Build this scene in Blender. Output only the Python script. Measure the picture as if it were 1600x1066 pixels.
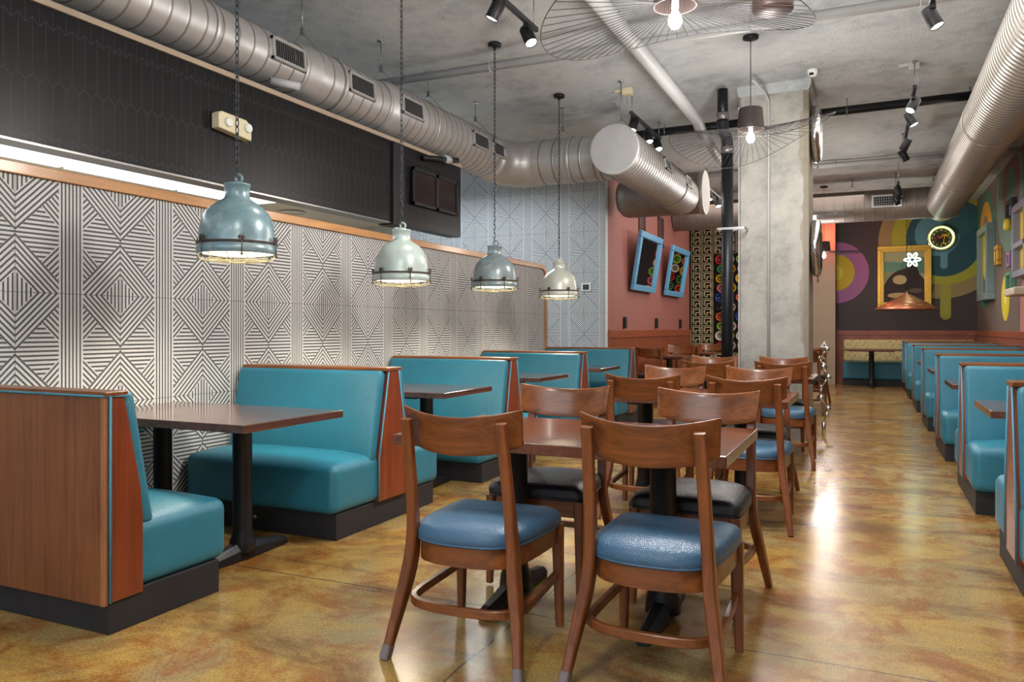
import bpy, bmesh, math, random
from math import sin, cos, pi, radians, sqrt, atan2
from mathutils import Vector, Matrix, noise
random.seed(7)
C = bpy.context.scene
COL = C.collection
for o in list(bpy.data.objects): bpy.data.objects.remove(o)

# ------------------------------------------------------------------ camera, light, exposure
H, FPX, HY = 1.22, 1220.0, 513.0
YAW = math.atan((1360 - 800) / FPX)
cd = bpy.data.cameras.new('camera'); cam = bpy.data.objects.new('camera', cd); COL.objects.link(cam)
cam.location = (0, 0, H); cam.rotation_euler = (pi / 2, 0, YAW)
cd.sensor_fit = 'HORIZONTAL'; cd.sensor_width = 36.0; cd.lens = 36.0 * FPX / 1600.0
cd.shift_y = -(533.0 - HY) / 1600.0 
cd.clip_start = 0.05; cd.clip_end = 200
C.camera = cam
vs = C.view_settings
vs.view_transform = 'Standard'; vs.look = 'None'; vs.gamma = 1.0; vs.use_curve_mapping = False
vs.exposure = 0.68
W = bpy.data.worlds.new('world'); C.world = W; W.use_nodes = True
W.node_tree.nodes['Background'].inputs[0].default_value = (0.72, 0.84, 1.0, 1)
W.node_tree.nodes['Background'].inputs[1].default_value = 1.0

def area(name, loc, rot, sx, sy, power, col=(1, 1, 1), spread=180):
    l = bpy.data.lights.new(name, 'AREA'); l.shape = 'RECTANGLE'; l.size = sx; l.size_y = sy
    l.energy = power; l.color = col; l.spread = radians(spread)
    o = bpy.data.objects.new(name, l); COL.objects.link(o); o.location = loc; o.rotation_euler = rot; return o
def spot(name, loc, target, power, col=(1, 1, 1), size=60, blend=.6, rad=.04):
    l = bpy.data.lights.new(name, 'SPOT'); l.energy = power; l.color = col; l.spot_size = radians(size); l.spot_blend = blend
    l.shadow_soft_size = rad
    o = bpy.data.objects.new(name, l); COL.objects.link(o); o.location = loc
    d = Vector(target) - Vector(loc); o.rotation_euler = d.to_track_quat('-Z', 'Y').to_euler(); return o
def point(name, loc, power, col=(1, 1, 1), rad=.05):
    l = bpy.data.lights.new(name, 'POINT'); l.energy = power; l.color = col; l.shadow_soft_size = rad
    o = bpy.data.objects.new(name, l); COL.objects.link(o); o.location = loc; return o
# daylight through the street windows behind the camera (tilted upward to brighten the ceiling)
area('window_daylight', (-3.4, -2.85, 2.0), (radians(108), 0, pi), 3.3, 2.6, 620, (.88, .94, 1))
area('window_daylight', (0.3, -2.85, 2.0), (radians(108), 0, pi), 2.7, 2.6, 480, (.88, .94, 1))
# added fill low at the windows, aimed up to brighten the ceiling
area('ceiling_fill', (-3.4, -2.8, 1.1), (radians(140), 0, pi), 3.3, .9, 260, (.9, .95, 1))
area('ceiling_fill', (0.3, -2.8, 1.1), (radians(140), 0, pi), 2.7, .9, 160, (.9, .95, 1))
# added unseen lamp without a fixture, brightens the ceiling
point('bulb_or_fill_light', (-.97, 1.1, 2.85), 60, (1, .95, .88), .12)
# added overhead fill without fixtures, for the booth aisle and rear dining room
area('rear_room_fill', (-1.6, 14.0, 3.6), (0, 0, 0), 3.0, 5.0, 60, (1, .88, .78))
area('aisle_fill', (0.3, 7.0, 3.6), (0, 0, 0), 1.5, 8.0, 60, (1, .95, .88))

# ------------------------------------------------------------------ colour / node helpers
def s2l(c):
    return tuple((v / 12.92 if v <= .04045 else ((v + .055) / 1.055) ** 2.4) for v in (x / 255 for x in c)) + (1,)
class NT:
    def __init__(s, name):
        s.m = bpy.data.materials.new(name); s.m.use_nodes = True; s.t = s.m.node_tree
        s.b = s.t.nodes['Principled BSDF']
    def n(s, typ, **kw):
        x = s.t.nodes.new(typ)
        for k, v in kw.items(): setattr(x, k, v)
        return x
    def link(s, a, b): s.t.links.new(a, b)
    def val(s, sock, v):
        if isinstance(v, (int, float)): sock.default_value = v
        elif isinstance(v, tuple): sock.default_value = v if len(v) == len(sock.default_value) else v[:3]
        else: s.link(v, sock)
    def math(s, op, a, b=0.0, c=None, clamp=False):
        x = s.n('ShaderNodeMath', operation=op); x.use_clamp = clamp
        s.val(x.inputs[0], a); s.val(x.inputs[1], b)
        if c is not None: s.val(x.inputs[2], c)
        return x.outputs[0]
    def mix(s, f, a, b):
        x = s.n('ShaderNodeMix', data_type='RGBA')
        s.val(x.inputs['Factor'], f); s.val(x.inputs[6], a); s.val(x.inputs[7], b); return x.outputs[2]
    def mixf(s, f, a, b):
        x = s.n('ShaderNodeMix', data_type='FLOAT')
        s.val(x.inputs['Factor'], f); s.val(x.inputs[2], a); s.val(x.inputs[3], b); return x.outputs[0]
    def coords(s, kind='Object', scale=(1, 1, 1)):
        t = s.n('ShaderNodeTexCoord'); mp = s.n('ShaderNodeMapping'); mp.inputs['Scale'].default_value = scale
        s.link(t.outputs[kind], mp.inputs[0]); return mp.outputs[0]
    def xyz(s, v=None):
        t = s.n('ShaderNodeSeparateXYZ')
        s.link(v if v is not None else s.n('ShaderNodeTexCoord').outputs['Object'], t.inputs[0])
        return t.outputs[0], t.outputs[1], t.outputs[2]
    def noise(s, v, scale, detail=4, rough=.55, dist=0):
        x = s.n('ShaderNodeTexNoise'); s.link(v, x.inputs['Vector']); x.inputs['Scale'].default_value = scale
        x.inputs['Detail'].default_value = detail; x.inputs['Roughness'].default_value = rough; x.inputs['Distortion'].default_value = dist
        return x.outputs['Fac']
    def ramp(s, f, stops):
        x = s.n('ShaderNodeValToRGB'); s.val(x.inputs[0], f); e = x.color_ramp.elements
        while len(e) < len(stops): e.new(.5)
        for k, (p, c) in enumerate(stops): e[k].position = p; e[k].color = c if len(c) == 4 else c + (1,)
        return x.outputs[0]
    def bump(s, h, strength=.3, dist=.01, normal=None):
        x = s.n('ShaderNodeBump'); x.inputs['Strength'].default_value = strength; x.inputs['Distance'].default_value = dist
        s.link(h, x.inputs['Height'])
        if normal is not None: s.link(normal, x.inputs['Normal'])
        s.link(x.outputs[0], s.b.inputs['Normal']); return x.outputs[0]
    def base(s, v): s.val(s.b.inputs['Base Color'], v); return s
    def set(s, rough=None, metal=None, spec=None, coat=None):
        if rough is not None: s.val(s.b.inputs['Roughness'], rough)
        if metal is not None: s.val(s.b.inputs['Metallic'], metal)
        if spec is not None: s.val(s.b.inputs['Specular IOR Level'], spec)
        if coat is not None: s.val(s.b.inputs['Coat Weight'], coat)
        return s

def plain(name, rgb, rough=.5, metal=0, var=.12, scale=30, bump=0.0, spec=.5):
    n = NT(name); c = s2l(rgb); co = n.coords()
    f = n.noise(co, scale, 5)
    lo = tuple(max(0, v * (1 - var)) for v in c[:3]) + (1,); hi = tuple(min(1, v * (1 + var)) for v in c[:3]) + (1,)
    n.base(n.mix(f, lo, hi)).set(rough, metal, spec)
    if bump: n.bump(n.noise(co, scale * 3, 3), bump, .004)
    return n.m
def emis(name, rgb, strength):
    n = NT(name); n.base((0.8, 0.8, 0.8, 1)); n.b.inputs['Emission Color'].default_value = s2l(rgb); n.b.inputs['Emission Strength'].default_value = strength
    return n.m
def wood(name, dark, light, axis='Z', rough=.3, scale=1.0, coat=.15):
    n = NT(name)
    sc = {'X': (1.2, 22, 22), 'Y': (22, 1.2, 22), 'Z': (22, 22, 1.2)}[axis]
    co = n.coords('Object', tuple(v * scale for v in sc))
    a = n.noise(co, 1.0, 6, .6, 1.2); b = n.noise(n.coords('Object', (3, 3, 3)), 1.0, 3)
    f = n.math('ADD', n.math('MULTIPLY', a, .75), n.math('MULTIPLY', b, .35))
    n.base(n.ramp(f, [(.32, s2l(dark)), (.72, s2l(light))])).set(rough, 0, .5, coat)
    n.b.inputs['Coat Roughness'].default_value = .12
    n.bump(a, .08, .002)
    return n.m
M = {}
M['wood_z'] = wood('cherry_wood_upright', (68, 34, 16), (146, 82, 40))
M['wood_x'] = wood('cherry_wood_long', (72, 37, 18), (152, 88, 44), 'X')
M['veneer'] = wood('booth_veneer', (84, 46, 26), (142, 86, 50), 'Z', .42, .8)
M['red_wood'] = wood('booth_end_wood', (92, 38, 20), (150, 72, 40), 'Z', .32, .5)
M['pale_edge'] = wood('worn_wood_edge', (130, 82, 50), (176, 122, 80), 'Z', .5)
M['wood_y'] = wood('table_edge_wood', (80, 40, 24), (146, 84, 54), 'Y')
M['table_top'] = wood('table_top_wood', (72, 38, 28), (124, 76, 56), 'Y', .16, .8, .5)
M['table_dark'] = wood('booth_table_wood', (58, 34, 26), (104, 66, 52), 'Y', .14, .8, .5)
M['wainscot'] = wood('wainscot_wood', (104, 48, 30), (164, 88, 58), 'Z', .35, 1.4)
M['wainscot_rail'] = wood('wainscot_rail_wood', (116, 54, 34), (172, 94, 62), 'X', .35, 1.0)
M['rail'] = wood('oak_rail', (158, 104, 50), (194, 138, 78), 'Y', .35, .6)
def vinyl(name, rgb, rough=.38):
    n = NT(name); c = s2l(rgb); co = n.coords()
    f = n.noise(co, 6, 4); lo = tuple(v * .86 for v in c[:3]) + (1,); hi = tuple(min(1, v * 1.12) for v in c[:3]) + (1,)
    n.base(n.mix(f, lo, hi)).set(rough, 0, .5)
    v = n.n('ShaderNodeTexVoronoi'); v.inputs['Scale'].default_value = 170; n.link(n.coords('Object', (1, 1, 2.2)), v.inputs['Vector'])
    n.bump(n.math('ADD', v.outputs['Distance'], n.math('MULTIPLY', n.noise(co, 9, 3), 1.5)), .38, .0035)
    return n.m
M['teal'] = vinyl('teal_vinyl', (38, 116, 138))
M['teal_pipe'] = vinyl('teal_piping_vinyl', (70, 140, 165), .45)
M['blue_seat'] = vinyl('steel_blue_vinyl', (66, 102, 132), .3)
M['black_seat'] = vinyl('black_vinyl', (32, 34, 40), .32)
M['plinth'] = plain('black_plinth_laminate', (34, 34, 38), .6, 0, .5, 8, .1)
M['black_metal'] = plain('black_powder_coated_metal', (30, 32, 37), .42, .2, .15, 40, .08)
M['black'] = plain('matt_black_metal', (22, 22, 24), .5, .3)
M['dark_grey'] = plain('dark_grey_metal', (58, 60, 64), .4, .5)
M['grey_tip'] = plain('grey_leg_tip_plastic', (120, 108, 108), .5)
M['chrome'] = plain('chrome_metal', (215, 215, 215), .12, 1.0, .02)
M['steel'] = plain('galvanised_wire', (150, 150, 150), .35, .9)
M['white_pipe'] = plain('grey_white_painted_pipe', (176, 178, 178), .5, 0, .08, 12, .1)
M['cream'] = plain('cream_plastic', (214, 204, 168), .45)
M['white'] = plain('white_plastic', (226, 226, 222), .4, 0, .03)
M['cast_iron'] = plain('black_cast_iron_pipe', (26, 28, 32), .38, .4, .3, 30, .3)
M['silver_band'] = plain('steel_band', (140, 138, 136), .3, .9)
M['glass_dark'] = plain('dark_window_glass', (44, 34, 34), .12, 0, .25, 3)
M['brown_shade'] = plain('brown_metal_drum', (92, 72, 68), .45, .4, .1, 10)
M['copper'] = plain('copper_sheet', (176, 112, 84), .38, .65, .15, 14)
M['gold'] = plain('gold_leaf_frame', (206, 158, 66), .35, .65, .2, 22, .3)
M['blue_frame'] = plain('sky_blue_lacquer', (96, 164, 208), .35, 0, .12, 18, .2)
M['mirror'] = plain('mirror_glass', (225, 225, 225), .02, 1.0, .0)
M['teal_frame'] = plain('sage_grey_frame_paint', (120, 142, 138), .45)
M['lav_frame'] = plain('lavender_grey_frame_paint', (128, 130, 150), .45)
M['purple_frame'] = plain('purple_frame_paint', (150, 110, 160), .45)
M['green_frame'] = plain('green_frame_paint', (92, 150, 122), .45)
M['bulb'] = emis('lit_bulb_glass', (255, 244, 224), 22)
M['spot_lens'] = emis('lit_spot_lens', (250, 248, 240), 14)
M['lens'] = emis('lit_pendant_lens', (255, 240, 200), 2.2)
M['ceiling_panel'] = emis('lit_kitchen_panel', (238, 246, 255), 1.5)
M['neon_yellow'] = emis('yellow_green_neon', (226, 240, 120), 3.0)
M['neon_white'] = emis('white_green_neon', (225, 255, 236), 5.0)
M['red_glow'] = emis('red_sign_light', (255, 70, 50), 3.5)

def duct_mat(name, rgb, rough):
    n = NT(name); c = s2l(rgb); co = n.coords('Object', (1, 1, 1)); f = n.noise(co, 5, 6, .65); g = n.noise(n.coords('Object', (3, 26, 26)), 1, 4)
    n.base(n.mix(f, tuple(v * .72 for v in c[:3]) + (1,), tuple(min(1, v * 1.15) for v in c[:3]) + (1,)))
    n.set(n.mixf(g, rough - .08, rough + .12), .6); n.bump(f, .12, .01); return n.m
M['duct_seam'] = plain('dark_duct_seam', (132, 126, 122), .5, .5)
M['duct'] = duct_mat('galvanised_spiral_duct', (196, 194, 192), .42)
M['duct_dark'] = duct_mat('dull_spiral_duct', (146, 136, 130), .5)
M['duct_shiny'] = duct_mat('bright_spiral_duct', (206, 200, 190), .33)

def dome_mat(name, rgb, rust):
    n = NT(name); c = s2l(rgb); co = n.coords(); f = n.noise(co, 9, 8, .78, .4); g = n.noise(co, 90, 4, .7)
    pale = s2l((196, 200, 190)); rs = s2l((120, 84, 60))
    k = n.ramp(f, [(.52, (0, 0, 0)), (.66, (1, 1, 1))])
    a = n.mix(n.math('MULTIPLY', k, rust), c, pale)
    k2 = n.ramp(g, [(.66, (0, 0, 0)), (.74, (1, 1, 1))])
    n.base(n.mix(n.math('MULTIPLY', k2, .6), a, rs)).set(n.mixf(f, .18, .4), .1, .6); n.bump(f, .08, .004); return n.m
M['dome1'] = dome_mat('worn_blue_enamel', (110, 138, 146), .4)
M['dome2'] = dome_mat('pale_grey_green_enamel', (168, 182, 176), .3)
M['dome3'] = dome_mat('grey_blue_enamel', (124, 138, 142), .45)
M['dome4'] = dome_mat('chalky_white_enamel', (196, 198, 186), .5)
M['rust_metal'] = plain('rusty_clamp_metal', (96, 84, 78), .5, .6, .4, 60)

# floor: acid stained polished concrete with saw cuts
def floor_mat():
    n = NT('stained_concrete'); t = n.n('ShaderNodeTexCoord').outputs['Object']
    mp = n.n('ShaderNodeMapping'); n.link(t, mp.inputs[0]); mp.inputs['Scale'].default_value = (1, 1, 1)
    a = n.noise(mp.outputs[0], 1.1, 5, .6, .8); b = n.noise(mp.outputs[0], 3.6, 7, .72, .5); c = n.noise(mp.outputs[0], 55, 3, .7)
    st = n.n('ShaderNodeMapping'); n.link(t, st.inputs[0]); st.inputs['Scale'].default_value = (.7, 2.4, 1); st.inputs['Rotation'].default_value = (0, 0, .3)
    d = n.noise(st.outputs[0], 1.3, 5, .62, .6)
    base = n.ramp(a, [(.3, s2l((132, 97, 48))), (.45, s2l((180, 148, 80))), (.56, s2l((156, 134, 88))), (.7, s2l((194, 174, 120)))])
    rust = n.ramp(b, [(.46, (0, 0, 0)), (.6, (1, 1, 1))])
    base = n.mix(n.math('MULTIPLY', rust, .8), base, s2l((146, 88, 38)))
    br = n.ramp(d, [(.5, (0, 0, 0)), (.68, (1, 1, 1))])
    base = n.mix(n.math('MULTIPLY', br, .75), base, s2l((92, 60, 34)))
    gr = n.ramp(n.noise(mp.outputs[0], 95, 5, .8), [(.4, (.66, .62, .56)), (.62, (1.2, 1.2, 1.2))])
    x = n.n('ShaderNodeMix', data_type='RGBA', blend_type='MULTIPLY'); x.inputs['Factor'].default_value = 1
    n.link(base, x.inputs[6]); n.link(gr, x.inputs[7])
    X, Y, Z = n.xyz(t)
    wob = n.math('MULTIPLY', n.math('SUBTRACT', n.noise(mp.outputs[0], 2.5, 2), .5), .03)
    def lines(co, off, per):
        v = n.math('ADD', n.math('ADD', co, wob), -off + per * 20 + per / 2)
        return n.math('LESS_THAN', n.math('ABSOLUTE', n.math('SUBTRACT', n.math('MODULO', v, per), per / 2)), .0045)
    cut = n.math('MAXIMUM', lines(X, -1.34, 3.1), lines(Y, 3.06, 3.05))
    n.base(n.mix(n.math('MULTIPLY', cut, .75), x.outputs[2], s2l((46, 34, 22))))
    n.set(n.mixf(c, .13, .30), 0, .6)
    h = n.math('SUBTRACT', n.math('MULTIPLY', n.noise(mp.outputs[0], 30, 4), .25), cut)
    n.bump(h, .18, .004); return n.m
M['floor'] = floor_mat()
def ceil_mat():
    n = NT('sprayed_ceiling'); co = n.coords(); a = n.noise(co, 1.3, 5, .6); b = n.noise(co, 46, 5, .7); c = n.noise(co, 7, 4, .6)
    n.base(n.ramp(n.math('ADD', n.math('MULTIPLY', a, .6), n.math('MULTIPLY', c, .4)), [(.34, s2l((168, 174, 176))), (.5, s2l((200, 204, 204))), (.7, s2l((214, 214, 210)))])).set(.9, 0, .2)
    n.bump(n.math('ADD', b, c), .75, .03); return n.m
M['ceiling'] = ceil_mat()
def concrete_mat():
    n = NT('raw_concrete'); co = n.coords(); a = n.noise(co, 2.2, 9, .78); b = n.noise(co, 60, 3)
    X, Y, Z = n.xyz()
    patch = n.math('GREATER_THAN', n.math('ADD', X, n.math('MULTIPLY', n.noise(n.coords('Object', (1, 1, 1)), 2.6, 5, .6), .22)), -.575)
    n.base(n.mix(n.math('MULTIPLY', patch, .6), n.ramp(a, [(.3, s2l((128, 125, 119))), (.5, s2l((164, 162, 156))), (.72, s2l((184, 181, 172)))]), s2l((140, 128, 108)))).set(.8, 0, .3)
    pl = n.math('LESS_THAN', n.math('ABSOLUTE', n.math('SUBTRACT', n.math('MODULO', n.math('ADD', Z, n.math('MULTIPLY', a, .04)), .62), .3)), .006)
    v = n.n('ShaderNodeTexVoronoi'); v.inputs['Scale'].default_value = 9; n.link(co, v.inputs['Vector'])
    pit = n.math('LESS_THAN', v.outputs['Distance'], .07)
    h = n.math('SUBTRACT', n.math('ADD', a, n.math('MULTIPLY', b, .2)), n.math('ADD', n.math('MULTIPLY', pl, .5), pit))
    n.bump(h, .5, .012); return n.m
M['concrete'] = concrete_mat()
M['beige_concrete'] = plain('beige_plaster', (166, 148, 128), .8, 0, .12, 4, .3)
M['grey_wall'] = plain('grey_painted_wall', (170, 172, 172), .7, 0, .04, 4)
M['pink'] = plain('salmon_pink_paint', (156, 98, 90), .6, 0, .05, 3)

# geometric striped wall tile; u,v are the two in-plane coordinates, joint height 1.405
def tile_mat(name, ucoord, uoff, voff, P=.61, light=(212, 209, 204), dark=(66, 70, 76)):
    n = NT(name); X, Y, Z = n.xyz(); u = X if ucoord == 'X' else Y
    h = P / 2
    def fold(v, off):
        v = n.math('ADD', v, -off + P * 40 + h)
        return n.math('ABSOLUTE', n.math('SUBTRACT', n.math('MODULO', v, P), h))
    a = fold(u, uoff); y = fold(Z, voff); b = n.math('SUBTRACT', h, y)
    def stripe(v, off, per, duty=.44):
        return n.math('LESS_THAN', n.math('FRACT', n.math('ADD', n.math('DIVIDE', n.math('SUBTRACT', v, off), per), 20.0 + .5 * duty - .0)), duty)
    band = stripe(a, .2515, .0215)
    dm = n.math('ADD', a, y); dn = n.math('ADD', a, b)
    inner = stripe(a, .0118, .0235); conc = stripe(dm, .124, .0335); hor = stripe(b, .0, .0235); cor = stripe(dn, .298, .0335)
    r = n.mixf(n.math('LESS_THAN', dn, .280), cor, hor)
    r = n.mixf(n.math('LESS_THAN', dm, .300), r, conc)
    r = n.mixf(n.math('LESS_THAN', dm, .107), r, inner)
    r = n.mixf(n.math('GREATER_THAN', a, .2405), r, band)
    # light edge strips along block borders
    e = n.math('LESS_THAN', n.math('ABSOLUTE', n.math('SUBTRACT', a, .2405)), .006)
    r = n.math('MULTIPLY', r, n.math('SUBTRACT', 1.0, e))
    j = n.math('LESS_THAN', n.math('MINIMUM', y, a), .0013)
    nz = n.noise(n.coords(), 160, 2, .6); nb = n.noise(n.coords(), 3, 3)
    L = n.mix(n.ramp(nz, [(.35, (0, 0, 0)), (.6, (1, 1, 1))]), tuple(v * .82 for v in s2l(light)[:3]) + (1,), s2l(light))
    D = n.mix(n.ramp(nz, [(.6, (0, 0, 0)), (.75, (1, 1, 1))]), s2l(dark), s2l((120, 122, 124)))
    c = n.mix(r, L, D); c = n.mix(j, c, s2l((70, 68, 66)))
    n.base(n.mix(n.math('MULTIPLY', nb, .12), c, s2l((150, 150, 150)))).set(.6, 0, .4)
    n.bump(n.math('SUBTRACT', nz, n.math('MULTIPLY', n.math('MAXIMUM', r, j), 1.0)), .12, .002); return n.m
M['tile_left'] = tile_mat('striped_tile_left', 'Y', 3.149, 1.405)
M['tile_rear'] = tile_mat('striped_tile_rear', 'X', -3.869, 1.44, .61, (222, 228, 232), (52, 58, 64))

def hex_mat(name, ucoord, base, line, rough):
    # elongated picket hexagons
    n = NT(name); X, Y, Z = n.xyz(); u = X if ucoord == 'X' else Y
    w, hh = .075, .30
    def md(v, p, o=0.0): return n.math('MODULO', n.math('ADD', v, 40 * p + o), p)
    row = n.math('FLOOR', n.math('DIVIDE', n.math('ADD', Z, 3.0), hh / 1.0))
    # zig-zag horizontal seams + vertical seams
    zz = n.math('MULTIPLY', n.math('ABSOLUTE', n.math('SUBTRACT', md(u, w), w / 2)), 1.0)
    zl = n.math('LESS_THAN', n.math('ABSOLUTE', n.math('SUBTRACT', md(n.math('ADD', Z, zz), hh), hh / 2)), .0035)
    par = n.math('MODULO', n.math('FLOOR', n.math('ADD', n.math('DIVIDE', n.math('ADD', n.math('ADD', Z, zz), hh * 40 - hh / 2), hh), 0.0)), 2.0)
    us = n.math('ADD', u, n.math('MULTIPLY', par, w / 2))
    vl = n.math('LESS_THAN', n.math('ABSOLUTE', n.math('SUBTRACT', md(us, w), w / 2)), .0018)
    j = n.math('MAXIMUM', zl, vl)
    nb = n.noise(n.coords('Object', (8, 8, 3)), 1, 3)
    n.set(None, None, .18 if base[0] < 60 else .5); n.base(n.mix(n.math('MULTIPLY', j, .8), n.mix(nb, tuple(v * .7 for v in s2l(base)[:3]) + (1,), s2l(base)), s2l(line))).set(rough, 0)
    n.bump(n.math('SUBTRACT', n.math('MULTIPLY', nb, .9), j), .25, .006); return n.m
M['hex_black'] = hex_mat('black_picket_tile', 'Y', (22, 21, 23), (52, 50, 52), .34)
M['hex_white'] = hex_mat('white_picket_tile', 'X', (190, 204, 208), (120, 130, 134), .25)

def disks(n, u, v, base, items):
    c = base
    for it in items:
        if it[0] == 'e':
            _, cu, cv, ru, rv, rgb = it
            du = n.math('DIVIDE', n.math('SUBTRACT', u, cu), ru); dv = n.math('DIVIDE', n.math('SUBTRACT', v, cv), rv)
            m = n.math('LESS_THAN', n.math('ADD', n.math('MULTIPLY', du, du), n.math('MULTIPLY', dv, dv)), 1.0)
        else:                                    # vertical capsule: centre u, bottom, top, radius
            _, cu, v0, v1, r, rgb = it
            dv = n.math('SUBTRACT', v, n.math('MINIMUM', n.math('MAXIMUM', v, v0), v1)); du = n.math('SUBTRACT', u, cu)
            m = n.math('LESS_THAN', n.math('ADD', n.math('MULTIPLY', du, du), n.math('MULTIPLY', dv, dv)), r * r)
        c = n.mix(m, c, s2l(rgb))
    return c
def mural(name, ucoord, base, items):
    n = NT(name); X, Y, Z = n.xyz(); u = X if ucoord == 'X' else Y
    wob = n.math('MULTIPLY', n.math('SUBTRACT', n.noise(n.coords(), 1.5, 2), .5), .03)
    nb = n.noise(n.coords(), 5, 5)
    b = n.mix(nb, tuple(v * .85 for v in s2l(base)[:3]) + (1,), s2l(base))
    n.base(disks(n, n.math('ADD', u, wob), Z, b, items)).set(.6, 0, .3); return n.m
M['mural_back'] = mural('mural_back_wall', 'X', (76, 68, 68), [
    ('e', 2.03, 3.95, 1.05, 1.0, (70, 112, 120)), ('e', 2.03, 3.95, .95, .92, (118, 50, 58)), ('e', 2.03, 3.95, .55, .6, (62, 116, 122)), ('e', 2.03, 3.95, .22, .27, (216, 152, 84)),
    ('e', 1.38, 3.1, 1.22, 1.25, (158, 138, 92)), ('c', 1.45, 1.5, 2.4, .10, (166, 160, 70)), ('c', 1.12, 2.1, 2.4, .12, (120, 100, 60)),
    ('e', 1.42, 3.15, 1.0, 1.0, (172, 172, 58)), ('e', 1.42, 3.12, .72, .80, (48, 88, 98)),
    ('e', 1.30, 3.22, .43, .46, (96, 150, 162)), ('e', 1.75, 3.55, .36, .34, (60, 104, 108)), ('c', 1.42, 2.55, 2.9, .07, (110, 160, 172)),
    ('e', -.69, 2.46, .66, .68, (166, 104, 150)), ('e', -.69, 2.46, .37, .40, (206, 172, 44)), ('e', -.69, 2.46, .14, .17, (224, 202, 72))])
M['mural_right'] = mural('mural_right_wall', 'Y', (118, 104, 96), [
    ('e', 12.2, 4.1, 2.0, 1.5, (130, 82, 84)), ('e', 14.8, 3.4, 1.3, .95, (110, 140, 128)), ('e', 14.6, 3.45, .85, .6, (142, 96, 96)), ('e', 14.6, 3.5, .4, .3, (96, 132, 126)),
    ('e', 11.7, 4.0, 1.2, 1.1, (88, 120, 118)), ('e', 11.7, 4.05, .9, .85, (104, 52, 50)), ('e', 11.7, 4.1, .55, .6, (150, 96, 60)),
    ('e', 17.7, 2.75, 1.5, 1.15, (72, 122, 104)), ('e', 17.6, 2.85, .95, .82, (218, 164, 62)), ('e', 17.6, 2.9, .5, .5, (150, 112, 130)), ('e', 17.6, 2.9, .22, .22, (96, 80, 110)),
    ('e', 15.15, 1.72, .42, .38, (214, 196, 60)), ('e', 15.15, 1.74, .12, .12, (236, 226, 130)),
    ('c', 13.4, 1.2, 1.6, .35, (190, 130, 120)), ('e', 12.6, 2.2, .7, 1.0, (206, 182, 60)), ('e', 9.5, 2.6, 1.0, 1.0, (190, 120, 130)), ('e', 9.5, 2.6, .55, .6, (210, 180, 70))])
M['artwork'] = mural('abstract_artwork', 'X', (178, 182, 140), [
    ('e', .10, .20, .6, .14, (110, 152, 134)), ('e', .95, .24, .5, .18, (96, 140, 124)), ('e', .3, .02, .5, .10, (150, 150, 104)), ('e', .55, -.45, .46, .62, (60, 46, 44)),
    ('e', .66, -.05, .16, .34, (54, 40, 36)), ('e', .44, -.06, .14, .10, (200, 176, 126)), ('e', .42, -.40, .22, .06, (196, 168, 120)), ('e', .75, -.30, .14, .05, (104, 88, 72))])
def scribble_mat():
    n = NT('patterned_bench_fabric'); co = n.coords(); v = n.n('ShaderNodeTexVoronoi', feature='DISTANCE_TO_EDGE'); v.inputs['Scale'].default_value = 9
    w = n.noise(co, 5, 2); mp = n.n('ShaderNodeVectorMath', operation='ADD'); n.link(co, mp.inputs[0]); n.link(w, mp.inputs[1]); n.link(mp.outputs[0], v.inputs['Vector'])
    l = n.math('LESS_THAN', v.outputs['Distance'], .03)
    n.base(n.mix(l, s2l((226, 208, 150)), s2l((128, 92, 52)))).set(.7); return n.m
M['scribble'] = scribble_mat()
M['breeze'] = plain('cream_breeze_block', (196, 184, 150), .8, 0, .1, 20, .3)
M['dark_void'] = plain('dark_brown_paint', (34, 26, 26), .8)

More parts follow.
